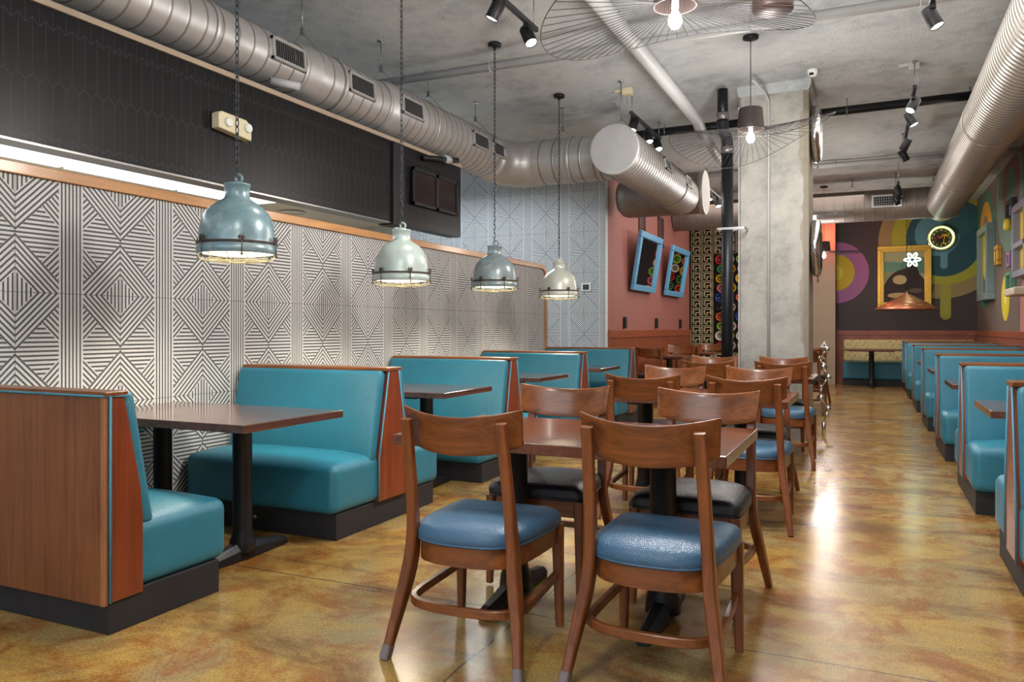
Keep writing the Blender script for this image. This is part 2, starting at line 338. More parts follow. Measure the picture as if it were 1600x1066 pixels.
# ------------------------------------------------------------------ mesh helpers
class MB:
    def __init__(s): s.v = []; s.f = []; s.sm = []
    def add(s, vs_, fs, smooth=False):
        o = len(s.v); s.v += [tuple(v) for v in vs_]; s.f += [tuple(i + o for i in f) for f in fs]; s.sm += [smooth] * len(fs); return s
    def box(s, x0, y0, z0, x1, y1, z1):
        v = [(x, y, z) for x in (x0, x1) for y in (y0, y1) for z in (z0, z1)]
        return s.add(v, [(0, 1, 3, 2), (4, 6, 7, 5), (0, 4, 5, 1), (2, 3, 7, 6), (0, 2, 6, 4), (1, 5, 7, 3)])
    def prism(s, poly, a, b, axis='x'):
        # polygon in the plane normal to axis, extruded a..b
        def P(p, t): return {'x': (t, p[0], p[1]), 'y': (p[0], t, p[1]), 'z': (p[0], p[1], t)}[axis]
        n = len(poly); v = [P(p, a) for p in poly] + [P(p, b) for p in poly]
        return s.add(v, [tuple(range(n)), tuple(range(2 * n - 1, n - 1, -1))] + [(i, (i + 1) % n, n + (i + 1) % n, n + i) for i in range(n)])
    def loft(s, secs, smooth=False, cap=True, closed=False):
        n = len(secs[0]); v = [p for sec in secs for p in sec]; f = []; m = len(secs)
        for k in range(m if closed else m - 1):
            for i in range(n):
                j = (i + 1) % n; k2 = (k + 1) % m
                f.append((k * n + i, k * n + j, k2 * n + j, k2 * n + i))
        if cap and not closed: f += [tuple(range(n - 1, -1, -1)), tuple((m - 1) * n + i for i in range(n))]
        return s.add(v, f, smooth)
    def tube(s, pts, r, seg=8, closed=False, smooth=True, rads=None, cap=True):
        pts = [Vector(p) for p in pts]; secs = []; up = Vector((0, 0, 1)); prev = None; N = len(pts)
        for i, p in enumerate(pts):
            if closed: t = pts[(i + 1) % N] - pts[i - 1]
            else: t = pts[min(i + 1, N - 1)] - pts[max(i - 1, 0)]
            t.normalize()
            if prev is None:
                a = t.orthogonal().normalized()
            else:
                a = prev - t * prev.dot(t); a.normalize()
            prev = a; b = t.cross(a); rr = rads[i] if rads else r
            secs.append([p + (a * cos(2 * pi * k / seg) + b * sin(2 * pi * k / seg)) * rr for k in range(seg)])
        return s.loft(secs, smooth, cap, closed)
    def lathe(s, prof, c=(0, 0, 0), seg=32, axis='z', smooth=True, cap=True):
        secs = []
        for r, h in prof:
            ring = []
            for k in range(seg):
                a = 2 * pi * k / seg; x, y = r * cos(a), r * sin(a)
                p = {'z': (x, y, h), 'y': (x, h, y), 'x': (h, x, y)}[axis]
                ring.append((p[0] + c[0], p[1] + c[1], p[2] + c[2]))
            secs.append(ring)
        return s.loft(secs, smooth, cap)
    def torus(s, c, R, r, axis='z', seg=24, rs=6):
        pts = []
        for k in range(seg):
            a = 2 * pi * k / seg; x, y = R * cos(a), R * sin(a)
            p = {'z': (x, y, 0), 'y': (x, 0, y), 'x': (0, x, y)}[axis]; pts.append((p[0] + c[0], p[1] + c[1], p[2] + c[2]))
        return s.tube(pts, r, rs, closed=True)
    def rbox(s, x0, y0, z0, x1, y1, z1, r, crown=0, fn=None, n=6):
        def par(a, b):
            k = [0, .12, .35, .65, 1]; L = [a + r * t for t in k]; R = [b - r * t for t in reversed(k)]
            mid = [a + r + (b - a - 2 * r) * i / n for i in range(1, n)]
            return L + mid + R
        xs, ys, zs = par(x0, x1), par(y0, y1), par(z0, z1); idx = {}; v = []; f = []
        cx, cy, hx, hy = (x0 + x1) / 2, (y0 + y1) / 2, (x1 - x0) / 2, (y1 - y0) / 2
        def gv(i, j, k):
            key = (i, j, k)
            if key in idx: return idx[key]
            p = Vector((xs[i], ys[j], zs[k]))
            q = Vector((min(max(p.x, x0 + r), x1 - r), min(max(p.y, y0 + r), y1 - r), min(max(p.z, z0 + r), z1 - r)))
            d = p - q
            if d.length > 1e-9: p = q + d.normalized() * r
            if crown:
                t = max(0, (p.z - z0) / (z1 - z0)); u = (p.x - cx) / hx; w = (p.y - cy) / hy
                p.z += crown * (t ** 3) * max(0, 1 - u * u * u * u) * max(0, 1 - w * w)
            if fn: p = Vector(fn(p.x, p.y, p.z))
            idx[key] = len(v); v.append(p); return idx[key]
        I, J, K = len(xs) - 1, len(ys) - 1, len(zs) - 1
        for i in range(I):
            for j in range(J):
                for k in (0, K): f.append((gv(i, j, k), gv(i + 1, j, k), gv(i + 1, j + 1, k), gv(i, j + 1, k)))
        for i in range(I):
            for k in range(K):
                for j in (0, J): f.append((gv(i, j, k), gv(i + 1, j, k), gv(i + 1, j, k + 1), gv(i, j, k + 1)))
        for j in range(J):
            for k in range(K):
                for i in (0, I): f.append((gv(i, j, k), gv(i, j + 1, k), gv(i, j + 1, k + 1), gv(i, j, k + 1)))
        return s.add(v, f, True)
    def xf(s, fn):
        s.v = [tuple(fn(*p)) for p in s.v]; return s
    def build(s, name, m, parent=None, bevel=0, loc=None):
        me = bpy.data.meshes.new(name); me.from_pydata(s.v, [], s.f); me.update()
        for p, sm in zip(me.polygons, s.sm): p.use_smooth = sm
        bm = bmesh.new(); bm.from_mesh(me); bmesh.ops.recalc_face_normals(bm, faces=bm.faces); bm.to_mesh(me); bm.free()
        o = bpy.data.objects.new(name, me); COL.objects.link(o); me.materials.append(M[m] if isinstance(m, str) else m)
        if parent: o.parent = parent
        if loc: o.location = loc
        if bevel:
            b = o.modifiers.new('bevel', 'BEVEL'); b.width = bevel; b.segments = 2; b.limit_method = 'ANGLE'; b.angle_limit = radians(40)
        return o
def box(*a): return MB().box(*a)
def tag(o, label, cat, group=None, kind=None):
    o['label'] = label; o['category'] = cat
    if group: o['group'] = group
    if kind: o['kind'] = kind
    return o
def thing(name, loc, label, cat, group=None, rz=0):
    o = bpy.data.objects.new(name, None); COL.objects.link(o); o.location = loc; o.rotation_euler = (0, 0, rz); o.empty_display_size = .1
    return tag(o, label, cat, group)
def struct(name, mb, m, bevel=0):
    o = mb.build(name, m, None, bevel); o['kind'] = 'structure'; return o
def dup(o, loc=None, rz=None, label=None, group=None):
    def cp(a, par):
        c = a.copy(); COL.objects.link(c)
        if par: c.parent = par
        for ch in [x for x in kids.get(a.name, [])]: cp(ch, c)
        return c
    kids = {}
    def reg(a):
        kids[a.name] = list(a.children)
        for ch in a.children: reg(ch)
    reg(o); r = cp(o, None)
    if loc is not None: r.location = loc
    if rz is not None: r.rotation_euler = (0, 0, rz)
    if label: r['label'] = label
    if group: r['group'] = group
    return r

CZ = 3.90
LX, RX, BY = -3.93, 2.03, 18.9
# ------------------------------------------------------------------ room shell
struct('floor', box(-8, -3, -.1, 2.2, 19.1, 0), 'floor')
def ceiling_z(x, y):
    z = CZ
    t = max(0, min(1, (-x - 1.6) / 1.6)) * max(0, min(1, (y - 5.0) / 2.0)); z -= .06 * t
    z += .045 * noise.noise(Vector((x * .55, y * .42, 1.3))) + .02 * noise.noise(Vector((x * 1.6, y * 1.2, 5)))
    return z
mb = MB(); nx, ny = 70, 140; vv = []; ff = []
for j in range(ny + 1):
    for i in range(nx + 1):
        x = -8 + 10.2 * i / nx; y = -3 + 22.1 * j / ny; vv.append((x, y, ceiling_z(x, y)))
for j in range(ny):
    for i in range(nx):
        a = j * (nx + 1) + i; ff.append((a, a + 1, a + nx + 2, a + nx + 1))
mb.add(vv, ff, True)
struct('ceiling', mb, 'ceiling')
struct('wall_left', box(LX - .12, -1.2, 0, LX, 9.6, 2.0), 'tile_left')
struct('wall_right', box(RX, -3, 0, RX + .12, 19.1, 4.1), 'mural_right')
struct('wall_back', box(-.69, BY, 0, 2.2, BY + .12, 4.1), 'mural_back')
struct('wall_rear_tiled', box(-8, 11.0, 0, -3.54, 11.12, 4.1), 'tile_rear')
struct('wall_pink', box(-3.66, 11.12, 0, -3.54, 16.85, 4.1), 'pink')
struct('wall_rear_end', box(-8, BY - .1, 0, -.69, BY + .12, 4.1), 'dark_void')
struct('wall_far_left', box(-8.1, -3, 0, -8.0, 19, 4.1), 'grey_wall')
struct('wall_pier', box(-1.3, 18.2, 0, -.69, 18.78, 3.9), 'beige_concrete')
# street front behind the camera with window openings
mb = MB().box(-8, -3.15, 0, 2.2, -3.0, .7).box(-8, -3.15, 3.3, 2.2, -3, 4.1)
for a, b in ((-8, -5.1), (-1.7, -1.1), (1.7, 2.2)): mb.box(a, -3.15, .7, b, -3.0, 3.3)
struct('wall_front', mb, 'grey_wall')
for k, (a, b) in enumerate(((-5.1, -1.7), (-1.1, 1.7))):
    m2 = MB()
    for x in (a, (a + b) / 2 - .03, b - .06): m2.box(x, -3.1, .7, x + .06, -3.04, 3.3)
    m2.box(a, -3.1, .7, b, -3.04, .76).box(a, -3.1, 3.24, b, -3.04, 3.3)
    struct('window_%d' % (k + 1), m2, 'black')
# rail on top of the low wall, wrapping down its end
pts = [(-1.2, 2.0)] + [(9.48, 2.0)] + [(9.48 + .12 * sin(a), 1.88 + .12 * cos(a)) for a in (pi / 8, pi / 4, 3 * pi / 8, pi / 2)] + [(9.60, .0)]
outer = [(-1.2, 2.06)] + [(9.48, 2.06)] + [(9.48 + .18 * sin(a), 1.88 + .18 * cos(a)) for a in (pi / 8, pi / 4, 3 * pi / 8, pi / 2)] + [(9.66, .0)]
mb = MB(); secs = []
for (y, z), (y2, z2) in zip(pts, outer): secs.append([(LX - .14, y, z), (LX + .02, y, z), (LX + .02, y2, z2), (LX - .14, y2, z2)])
struct('trim_1', mb.loft(secs), 'rail', .004)
# upper tiled wall above the low wall
SX = -3.98
struct('wall_left_upper', box(SX - .14, -1.2, 2.19, SX, 7.35, 2.93), 'hex_black')
struct('trim_2', box(SX - .02, -1.2, 2.93, SX + .015, 7.36, 2.965), 'beige_concrete')
struct('trim_3', box(SX - .14, 6.03, 2.17, SX + .02, 6.22, 2.93), 'black')
mb = MB()
struct('trim_4', box(SX - .145, -1.2, 2.18, SX + .001, 6.03, 2.192), 'silver_band')
w = thing('transom_window', (SX + .02, 6.35, 2.4), 'pair of dark glazed panes high in the black tiled wall', 'window')
mb = MB()
for a, b in ((0, .46), (.46, .88)):
    mb.box(-.005, a, 0, .015, b, .03).box(-.005, a, .33, .015, b, .36).box(-.005, a, 0, .015, a + .025, .36).box(-.005, b - .025, 0, .015, b, .36)
mb.build('frame', 'black', w)
for a, b in ((.025, .435), (.485, .855)): box(-.004, a, .03, .004, b, .33).build('pane', 'glass_dark', w)
# kitchen beyond
struct('wall_kitchen', box(-7.2, 9.0, 0, -5.89, 9.1, 3.8), 'hex_white')
struct('ceiling_kitchen', box(-7.95, -1.2, 2.62, SX - .16, 7.3, 2.68).box(-7.95, 7.3, 2.62, -5.0, 8.98, 2.68), 'white')
struct('wall_kitchen_end', box(-7.95, 9.0, 0, -7.2, 9.1, 2.6), 'white')
for k, y in enumerate((2.08, 3.3, 4.52, 5.74)):
    o = box(-6.34, y, 2.60, -5.86, y + (1.16 if k < 3 else .98), 2.62).build('ceiling_light_panel', 'ceiling_panel')
    tag(o, ['lit kitchen ceiling panel at the far left, first of four in the row', 'lit kitchen ceiling panel at the left picture edge, second in the row', 'lit kitchen ceiling panel left of the nearest pendant lamp, third in the row', 'rearmost lit kitchen ceiling panel, behind the nearest blue pendant lamp'][k], 'ceiling light', 'lit panels in the kitchen ceiling')
area('rear_wall_fill', (-5.6, 9.7, 3.6), (radians(-12), 0, 0), 2.5, .8, 50, (.86, .93, 1))  # added fill without a fixture, brightens the rear tiled wall
area('kitchen_light', (-5.8, 3, 2.55), (0, 0, 0), 1.5, 6, 170, (.86, .94, 1))
o = MB().lathe([(.16, 0), (.16, .008), (.10, .014), (.1, .02)], (-6.3, 7.4, 2.598), 24).build('air_diffuser', 'white'); tag(o, 'round white air diffuser in the kitchen ceiling', 'vent')
# wainscots
def wains(name, mbs, cap):
    o = struct(name, mbs, 'wainscot'); c = cap.build('rail_cap', 'wainscot_rail', o, .004); return o
wains('trim_5', box(-.69, BY - .03, 0, RX, BY, 1.07), box(-.69, BY - .045, 1.07, RX, BY, 1.17))
wains('trim_6', box(RX - .03, 1.5, 0, RX, BY, 1.07), box(RX - .045, 1.5, 1.07, RX, BY, 1.17))
wains('trim_7', box(-3.54, 11.12, 0, -3.51, 16.85, 1.07), box(-3.54, 11.12, 1.07, -3.495, 16.86, 1.19))
# breeze block screens at the end of the rear room
def block(mb, x, z, w=.25, h=.208, y=18.55, t=.1, flip=False):
    e = .03; kx, kz = w / .33, h / .33
    def B(a, b, c, d): mb.box(x + (w - c * kx if flip else a * kx), y, z + b * kz, x + (w - a * kx if flip else c * kx), y + t, z + d * kz)
    B(0, 0, .33, e / 2); B(0, .33 - e / 2, .33, .33); B(0, 0, e / 2, .33); B(.33 - e / 2, 0, .33, .33)
    B(.05, .25, .25, .29); B(.05, .05, .09, .26); B(.05, .05, .17, .09); B(.25, .05, .29, .29); B(.14, .14, .25, .18); B(.14, .09, .17, .14)
mb = MB()
for r in range(18): block(mb, -3.86, .02 + r * .21); block(mb, -3.60, .02 + r * .21)
for c in range(9):
    for r in (0, 1, 2, 14, 15, 16, 17): block(mb, -3.33 + c * .26, .02 + r * .21, flip=True)
struct('wall_breeze_block', mb, 'breeze')
mb = MB()
for r in range(18):
    for c in range(4): block(mb, c * .26, .02 + r * .21, y=0)
mb.xf(lambda x, y, z: (-3.98 + y, 17.45 + x, z))
struct('wall_breeze_side', mb, 'breeze')
struct('wall_block_pier', box(-4.32, 17.3, 0, -4.0, 17.44, 3.9), 'breeze')
struct('wall_bowl_panel', box(-3.33, 18.66, .66, -.99, 18.72, 2.95), 'dark_void')
# concrete column
mb = MB(); cx0, cx1, cy0, cy1 = -1.335, -.61, 9.0, 9.78
poly = [(cx0, cy0 + .02), (cx0 + .02, cy0), (cx1 - .05, cy0), (cx1, cy0 + .05), (cx1, cy1), (cx0, cy1)]
mb.prism(poly, 0, 3.93, 'z')
col = thing('concrete_column', (0, 0, 0), 'wide raw concrete column with a conduit up its face', 'column')
mb.build('shaft', 'concrete', col)
MB().prism([(cx0 - .02, 3.86), (cx0 - .005, 3.80), (cx1 + .005, 3.80), (cx1 + .03, 3.87), (cx1 + .03, 3.95), (cx0 - .02, 3.95)], cy0 - .01, cy1 + .02, 'y').build('plaster_collar', 'ceiling', col)
MB().tube([(-1.017, cy0 - .03, 0), (-1.017, cy0 - .03, 3.6), (-1.017, cy0 - .04, 3.72), (-1.05, cy0 - .12, 3.8), (-1.12, cy0 - .5, 3.82)], .014, 10).build('conduit', 'white_pipe', col)
box(cx0 - .012, cy0 + .02, 0, cx0 + .006, cy0 + .05, 3.7).build('corner_strip', 'white_pipe', col)
mb = MB()
for z in (3.5, 3.42): mb.box(-.985, cy0 - .03, z, -.96, cy0 + .01, z + .03)
mb.build('clip', 'white_pipe', col)

# ------------------------------------------------------------------ booths
def booth_double(sg, L, deep, loc, label, group, name='double_booth'):
    T = thing(name, loc, label, 'booth', group)
    f = lambda x, y, z: (x * sg, y, z)
    box(.03, -deep + .05, 0, L, deep - .05, .15).xf(f).build('plinth', 'plinth', T, .004)
    MB().prism([(-.165, .15), (.165, .15), (.165, .42), (.055, .95), (-.055, .95), (-.165, .42)], 0, .035, 'x').xf(f).build('end_panel', 'red_wood', T, .003)
    box(-.006, -.085, .95, L, .085, .972).xf(f).build('top_cap', 'wood_x', T, .004)
    for s in (-1, 1):
        MB().rbox(.01, .10, .15, L, deep, .435, .05, .04).xf(lambda x, y, z: (x * sg, y * s, z)).build('seat_cushion', 'teal', T)
        def sl(x, y, z):
            t = (z - .40) / .55; y0 = .165 - .11 * t; return (x * sg, (y + y0) * s, z)
        MB().rbox(.012, 0.0, .40, L, .075, .952, .028, 0, None).xf(sl).build('backrest', 'teal', T)
        pp = [(-.002, .162, .15), (-.002, .162, .42), (-.002, .056, .945)]
        MB().tube([(a * sg, b * s, c) for a, b, c in pp], .005, 6).build('piping', 'teal_pipe', T)
    return T
GL = 'teal booths along the striped tile wall'
b = thing('single_booth', (-2.735, 2.125, 0), 'nearest teal booth seen from behind, with a bare brown veneer back', 'booth')
box(-1.19, 0.022, 0, -.01, .60, .15).build('plinth', 'plinth', b, .004)
box(-1.19, 0, .12, -.018, .02, .95).build('back_panel', 'veneer', b)
box(-.026, -.004, .12, -.004, .016, .95).build('corner_strip', 'pale_edge', b, .003)
MB().prism([(.02, .13), (.175, .13), (.175, .44), (.165, .56), (.085, .95), (.02, .95)], -.03, 0, 'x').build('end_panel', 'red_wood', b, .003)
box(-1.19, -.006, .95, .004, .10, .968).build('top_cap', 'wood_x', b, .003)
MB().tube([(.002, .02, .13), (.002, .02, .948), (.002, .105, .948)], .006, 6).tube([(.0, .02, .951), (-.0, -.008, .951), (-1.19, -.008, .951)], .005, 6).build('piping', 'teal_pipe', b)
MB().rbox(-1.19, .12, .145, -.006, .655, .425, .05, .045).build('seat_cushion', 'teal', b)
def sl1(x, y, z):
    t = (z - .40) / .55; return (x, y + .175 - .10 * t, z)
MB().rbox(-1.19, 0, .40, -.012, .075, .965, .028).xf(sl1).build('backrest', 'teal', b)
LYS = [4.19, 6.03, 7.84, 9.68]
lab = ['second teal booth from the front at left, beyond the nearest booth table', 'third teal booth from the front at left, its back behind the second booth table', 'fourth teal booth from the front at left', 'rearmost teal booth at left, in front of the tall striped tile wall']
for k, y in enumerate(LYS):
    bb = booth_double(-1, 1.165, .595, (-2.75, y, 0), lab[k], GL)
    if k == 0:
        mb = MB().lathe([(.001, 0), (.034, 0), (.034, .003), (.001, .003)], (0, 0, 0), 20, 'y').xf(lambda x, y, z: (x * 1.25, y, z * .72))
        st = mb.build('round_sticker', 'silver_band', bb, 0, (-.66, -.548, .075)); st['label'] = 'small oval silver sticker on the black plinth'
RYS = [4.32, 6.5, 8.75, 11.05, 13.35, 15.6, 17.25]
rl = ['nearest teal booth on the right, cut off by the picture edge', 'second teal booth from the front on the right side', 'third teal booth from the front on the right side', 'fourth teal booth from the front on the right side', 'fifth teal booth from the front on the right side', 'sixth teal booth on the right, second from the back bench', 'rearmost teal booth on the right, before the patterned bench']
for k, y in enumerate(RYS):
    booth_double(1, RX - .045 - .6, .63, (.60 - .004 * k, y, 0), rl[k], 'teal booths along the mural wall')

# ------------------------------------------------------------------ tables
def tfoot(mb, x, y, Ly=.33):
    # cast T foot: two arms along y with rounded tips
    for s in (-1, 1):
        secs = []
        for t, hw, zt in ((0, .045, .10), (.08, .042, .085), (.22, .034, .06), (Ly - .03, .03, .05), (Ly, .022, .035)):
            yy = y + s * t
            secs.append([(x - hw, yy, .004), (x - hw, yy, zt * .6), (x - hw * .5, yy, zt), (x + hw * .5, yy, zt), (x + hw, yy, zt * .6), (x + hw, yy, .004)])
        mb.loft(secs)
def table(name, cx, cy, wx, wy, cols, label, group, top='table_top', edge='wood_y', th=.04, r=.05, ztop=.765):
    T = thing(name, (cx, cy, 0), label, 'table', group)
    box(-wx / 2, -wy / 2, ztop - th, wx / 2, wy / 2, ztop).build('tabletop', top, T, .004)
    bz = box(-wx / 2 + .12, -.04, ztop - th - .022, wx / 2 - .12, .04, ztop - th)
    for c in cols: bz.box(c - .05, -wy / 2 + .14, ztop - th - .024, c + .05, wy / 2 - .14, ztop - th - .001)
    bz.build('support_bar', 'black_metal', T)
    for c in cols:
        p = MB().lathe([(r + .02, .03), (r + .016, .09), (r + .004, .13), (r, .16), (r, ztop - th - .03), (r + .01, ztop - th - .022)], (c, 0, 0), 24).build('pedestal', 'black_metal', T)
        m2 = MB(); tfoot(m2, c, 0); m2.build('foot', 'black_metal', p)
    return T
GB = 'booth tables beside the striped tile wall'
bl = ['dark wood booth table between the two nearest left booths', 'dark wood booth table between the second and third left booths', 'dark wood booth table between the third and fourth left booths', 'dark wood booth table before the rearmost left booth']
for k, (y, x0) in enumerate(((3.17, -2.66), (5.13, -2.70), (6.95, -2.74), (8.78, -2.76))):
    L = x0 + 3.915
    table('booth_table', x0 - L / 2, y, L, .76, (L / 2 - .37, -L / 2 + .30), bl[k], GB, 'table_dark', 'wood_y')
for k in range(5):
    y = (RYS[k] + RYS[k + 1]) / 2 - .05; L = RX - .05 - .60
    table('booth_table', .60 + L / 2, y, L, .74, (-L / 2 + .55, L / 2 - .3), ['nearest booth table on the right, against the picture edge', 'second booth table from the front in the right row', 'third booth table from the front in the right row', 'fourth booth table from the front in the right row', 'fifth booth table from the front in the right row', 'rearmost booth table in the right row'][k], 'booth tables along the mural wall', 'table_top')
TY = [3.25, 5.5, 7.88]
dl = ['long brown dining table between the four nearest chairs', 'second brown dining table from the front in the centre row', 'third brown dining table in the centre row, before the concrete column']
for k, y in enumerate(TY):
    table('dining_table', -1.163, y, 1.40, .84, (.37, -.31), dl[k], 'two-pedestal dining tables in the centre row', 'table_top', 'wood_y', .045, .055)
table('dining_table', -1.10, 12.7, .95, .75, (0,), 'brown dining table just visible to the right behind the concrete column', None, 'table_top', r=.05)
table('dining_table', -3.05, 12.95, .62, .70, (0,), 'small brown table beside the pink wall, nearer of the two', 'small tables beside the pink wall', 'table_top')
table('dining_table', -2.95, 15.0, .62, .70, (0,), 'small brown table beside the pink wall, farther of the two', 'small tables beside the pink wall', 'table_top')
table('back_table', .02, 17.7, 1.1, .70, (0,), 'brown table in front of the patterned back bench', None, 'table_top', r=.05, ztop=.80)

# ------------------------------------------------------------------ chairs
def rect_path(mb, pts, wid, side=Vector((1, 0, 0))):
    # rectangular bar along a path; wid = list of (half-width along side, half-depth)
    secs = []; P = [Vector(p) for p in pts]; N = len(P)
    for i, p in enumerate(P):
        t = (P[min(i + 1, N - 1)] - P[max(i - 1, 0)]).normalized()
        a = (side - t * side.dot(t)).normalized(); b = t.cross(a); w_, d_ = wid[i] if isinstance(wid, list) else wid
        c = min(w_, d_) * .3
        secs.append([p + a * x + b * y for x, y in ((w_ - c, -d_), (w_, -d_ + c), (w_, d_ - c), (w_ - c, d_), (-w_ + c, d_), (-w_, d_ - c), (-w_, -d_ + c), (-w_ + c, -d_))])
    return mb.loft(secs)
def smooth_path(ctrl, n=16):
    # Catmull-Rom
    P = [Vector(c) for c in ctrl]; P = [P[0] * 2 - P[1]] + P + [P[-1] * 2 - P[-2]]; out = []
    m = len(P) - 3
    for i in range(n + 1):
        u = i / n * m; k = min(int(u), m - 1); t = u - k; a, b, c, d = P[k:k + 4]
        out.append(.5 * ((2 * b) + (c - a) * t + (2 * a - 5 * b + 4 * c - d) * t * t + (3 * b - a - 3 * c + d) * t ** 3))
    return out
def make_chair(name, label, seat, tips=False, group='brown wooden dining chairs in the centre row'):
    T = thing(name, (0, 0, 0), label, 'chair', group)
    for s in (-1, 1):
        path = smooth_path([(s * .268, -.268, .0), (s * .243, -.218, .16), (s * .214, -.178, .33), (s * .203, -.172, .46), (s * .197, -.20, .66), (s * .190, -.245, .888)], 18)
        wd = []
        for i in range(19):
            t = i / 18; wd.append((.015 + .007 * min(1, t * 3) - .002 * t, .017 + .014 * math.exp(-((t - .42) / .25) ** 2) - .003 * t))
        lg = rect_path(MB(), path, wd).build('leg', 'wood_z', T, .002)
        if tips:
            tp = rect_path(MB(), [path[0] , path[0].lerp(path[2], .55)], (.0175, .0195)).build('leg_tip', 'grey_tip', lg)
        fl = rect_path(MB(), [(s * .224, .262, .012), (s * .218, .252, .43)], [(.015, .015), (.023, .023)]); fl.build('leg', 'wood_z', T, .002)
    # seat outline: straight front and sides, rounded back
    base_ = [(.238, .275), (-.238, .275), (-.236, .10), (-.226, -.05), (-.212, -.14), (-.16, -.20), (-.07, -.226), (.07, -.226), (.16, -.20), (.212, -.14), (.226, -.05), (.236, .10)]
    dense = []
    for i in range(len(base_)):
        a, b_ = Vector(base_[i] + (0,)), Vector(base_[(i + 1) % len(base_)] + (0,)); m_ = max(1, int((b_ - a).length / .012))
        for k in range(m_): dense.append(a.lerp(b_, k / m_))
    for _ in range(14): dense = [(dense[i - 1] + dense[i] * 2 + dense[(i + 1) % len(dense)]) / 4 for i in range(len(dense))]
    cen = Vector((0, .03, 0))
    def ringz(k, z): return [(cen.x + (p.x - cen.x) * k, cen.y + (p.y - cen.y) * k, z) for p in dense]
    mb = MB().loft([ringz(.955, .355), ringz(.955, .43), ringz(.87, .43), ringz(.87, .355)], False, True, True); mb.build('seat_apron', 'wood_x', T)
    mb = MB(); secs = [ringz(k, z) for k, z in ((.965, .428), (.99, .433), (1.008, .445), (1.008, .460), (.985, .476), (.94, .488), (.85, .498), (.6, .507), (.3, .511), (.02, .512))]
    mb.loft(secs, True); cu = mb.build('seat_cushion', seat, T)
    MB().tube(ringz(.992, .434)[::2], .0045, 6, closed=True).build('piping', seat, cu)
    # bent U stretcher
    pth = [(-.215, .235, .222), (-.222, .05, .212), (-.222, -.10, .205), (-.205, -.165, .202), (-.14, -.208, .20), (0, -.222, .20), (.14, -.208, .20), (.205, -.165, .202), (.222, -.10, .205), (.222, .05, .212), (.215, .235, .222)]
    pth = smooth_path(pth, 40); secs = []
    for i, p in enumerate(pth):
        t = (pth[min(i + 1, 40)] - pth[max(i - 1, 0)]).normalized(); a = Vector((0, 0, 1)); b_ = t.cross(a).normalized()
        secs.append([p + a * x + b_ * y for x, y in ((.016, -.009), (.016, .009), (.013, .012), (-.013, .012), (-.016, .009), (-.016, -.009), (-.013, -.012), (.013, -.012))])
    MB().loft(secs).build('stretcher', 'wood_x', T)
    # curved backrest panel
    nu, nv = 24, 6; g = {}; mb = MB(); v = []; f = []
    def bp(u, w_, side):
        x = u * (.243 - .010 * (1 - w_)); yb = -.232 + .075 * u * u
        top = .902 + .030 * u * u; bot = .758 + .028 * u * u + .012 * abs(u) ** 6
        z = bot + (top - bot) * w_; y = yb - .035 * (w_ - .5)
        return (x, y + side * .0085, z)
    for side in (-1, 1):
        for i in range(nu + 1):
            for j in range(nv + 1): g[(side, i, j)] = len(v); v.append(bp(-1 + 2 * i / nu, j / nv, side))
    for i in range(nu):
        for j in range(nv):
            for side in (-1, 1): f.append((g[(side, i, j)], g[(side, i + 1, j)], g[(side, i + 1, j + 1)], g[(side, i, j + 1)]))
    for i in range(nu):
        for j in (0, nv): f.append((g[(-1, i, j)], g[(-1, i + 1, j)], g[(1, i + 1, j)], g[(1, i, j)]))
    for j in range(nv):
        for i in (0, nu): f.append((g[(-1, i, j)], g[(-1, i, j + 1)], g[(1, i, j + 1)], g[(1, i, j)]))
    mb.add(v, f, True); o = mb.build('backrest', 'wood_x', T)
    bv = o.modifiers.new('bevel', 'BEVEL'); bv.width = .004; bv.segments = 2; bv.limit_method = 'ANGLE'; bv.angle_limit = radians(50)
    return T
ch_tip = make_chair('dining_chair', 'wooden dining chair with blue seat and grey taped leg tips, nearest on the left', 'blue_seat', True)
ch_tip.location = (-1.365, 2.695, 0); ch_tip.rotation_euler = (0, 0, radians(1))
c2 = dup(ch_tip, (-.675, 2.745, 0), radians(-1.5), 'wooden dining chair with blue seat, nearest on the right, its back to the camera')
ch_blk = make_chair('dining_chair', 'dining chair with black seat facing the camera across the nearest table, left one', 'black_seat')
ch_blk.location = (-1.43, 3.60, 0); ch_blk.rotation_euler = (0, 0, pi + radians(2))
dup(ch_blk, (-.715, 3.60, 0), pi - radians(3), 'dining chair with black seat facing the camera across the nearest table, right one')
ch_blu = make_chair('dining_chair', 'dining chair with blue seat, back to the camera, at the right of the second table', 'blue_seat')
ch_blu.location = (-.69, 5.10, 0)
dup(ch_blu, (-1.33, 5.05, 0), radians(2), 'dining chair with its back to the camera at the left of the second table')
for (x, y, r, l) in [(-1.40, 5.95, pi, 'dining chair facing the camera behind the second table, left one'),
                     (-.77, 5.97, pi, 'dining chair facing the camera behind the second table, right one'),
                     (-1.36, 7.42, 0, 'dining chair with its back to the camera at the left of the third table'),
                     (-.70, 7.45, 0, 'dining chair with its back to the camera at the right of the third table'),
                     (-1.52, 8.36, pi, 'dining chair facing the camera behind the third table, left one'),
                     (-.82, 8.36, pi, 'dining chair behind the third table directly in front of the concrete column')]:
    dup(ch_blu if r == 0 else ch_blk, (x, y, 0), r + radians(random.uniform(-2, 2)), l)
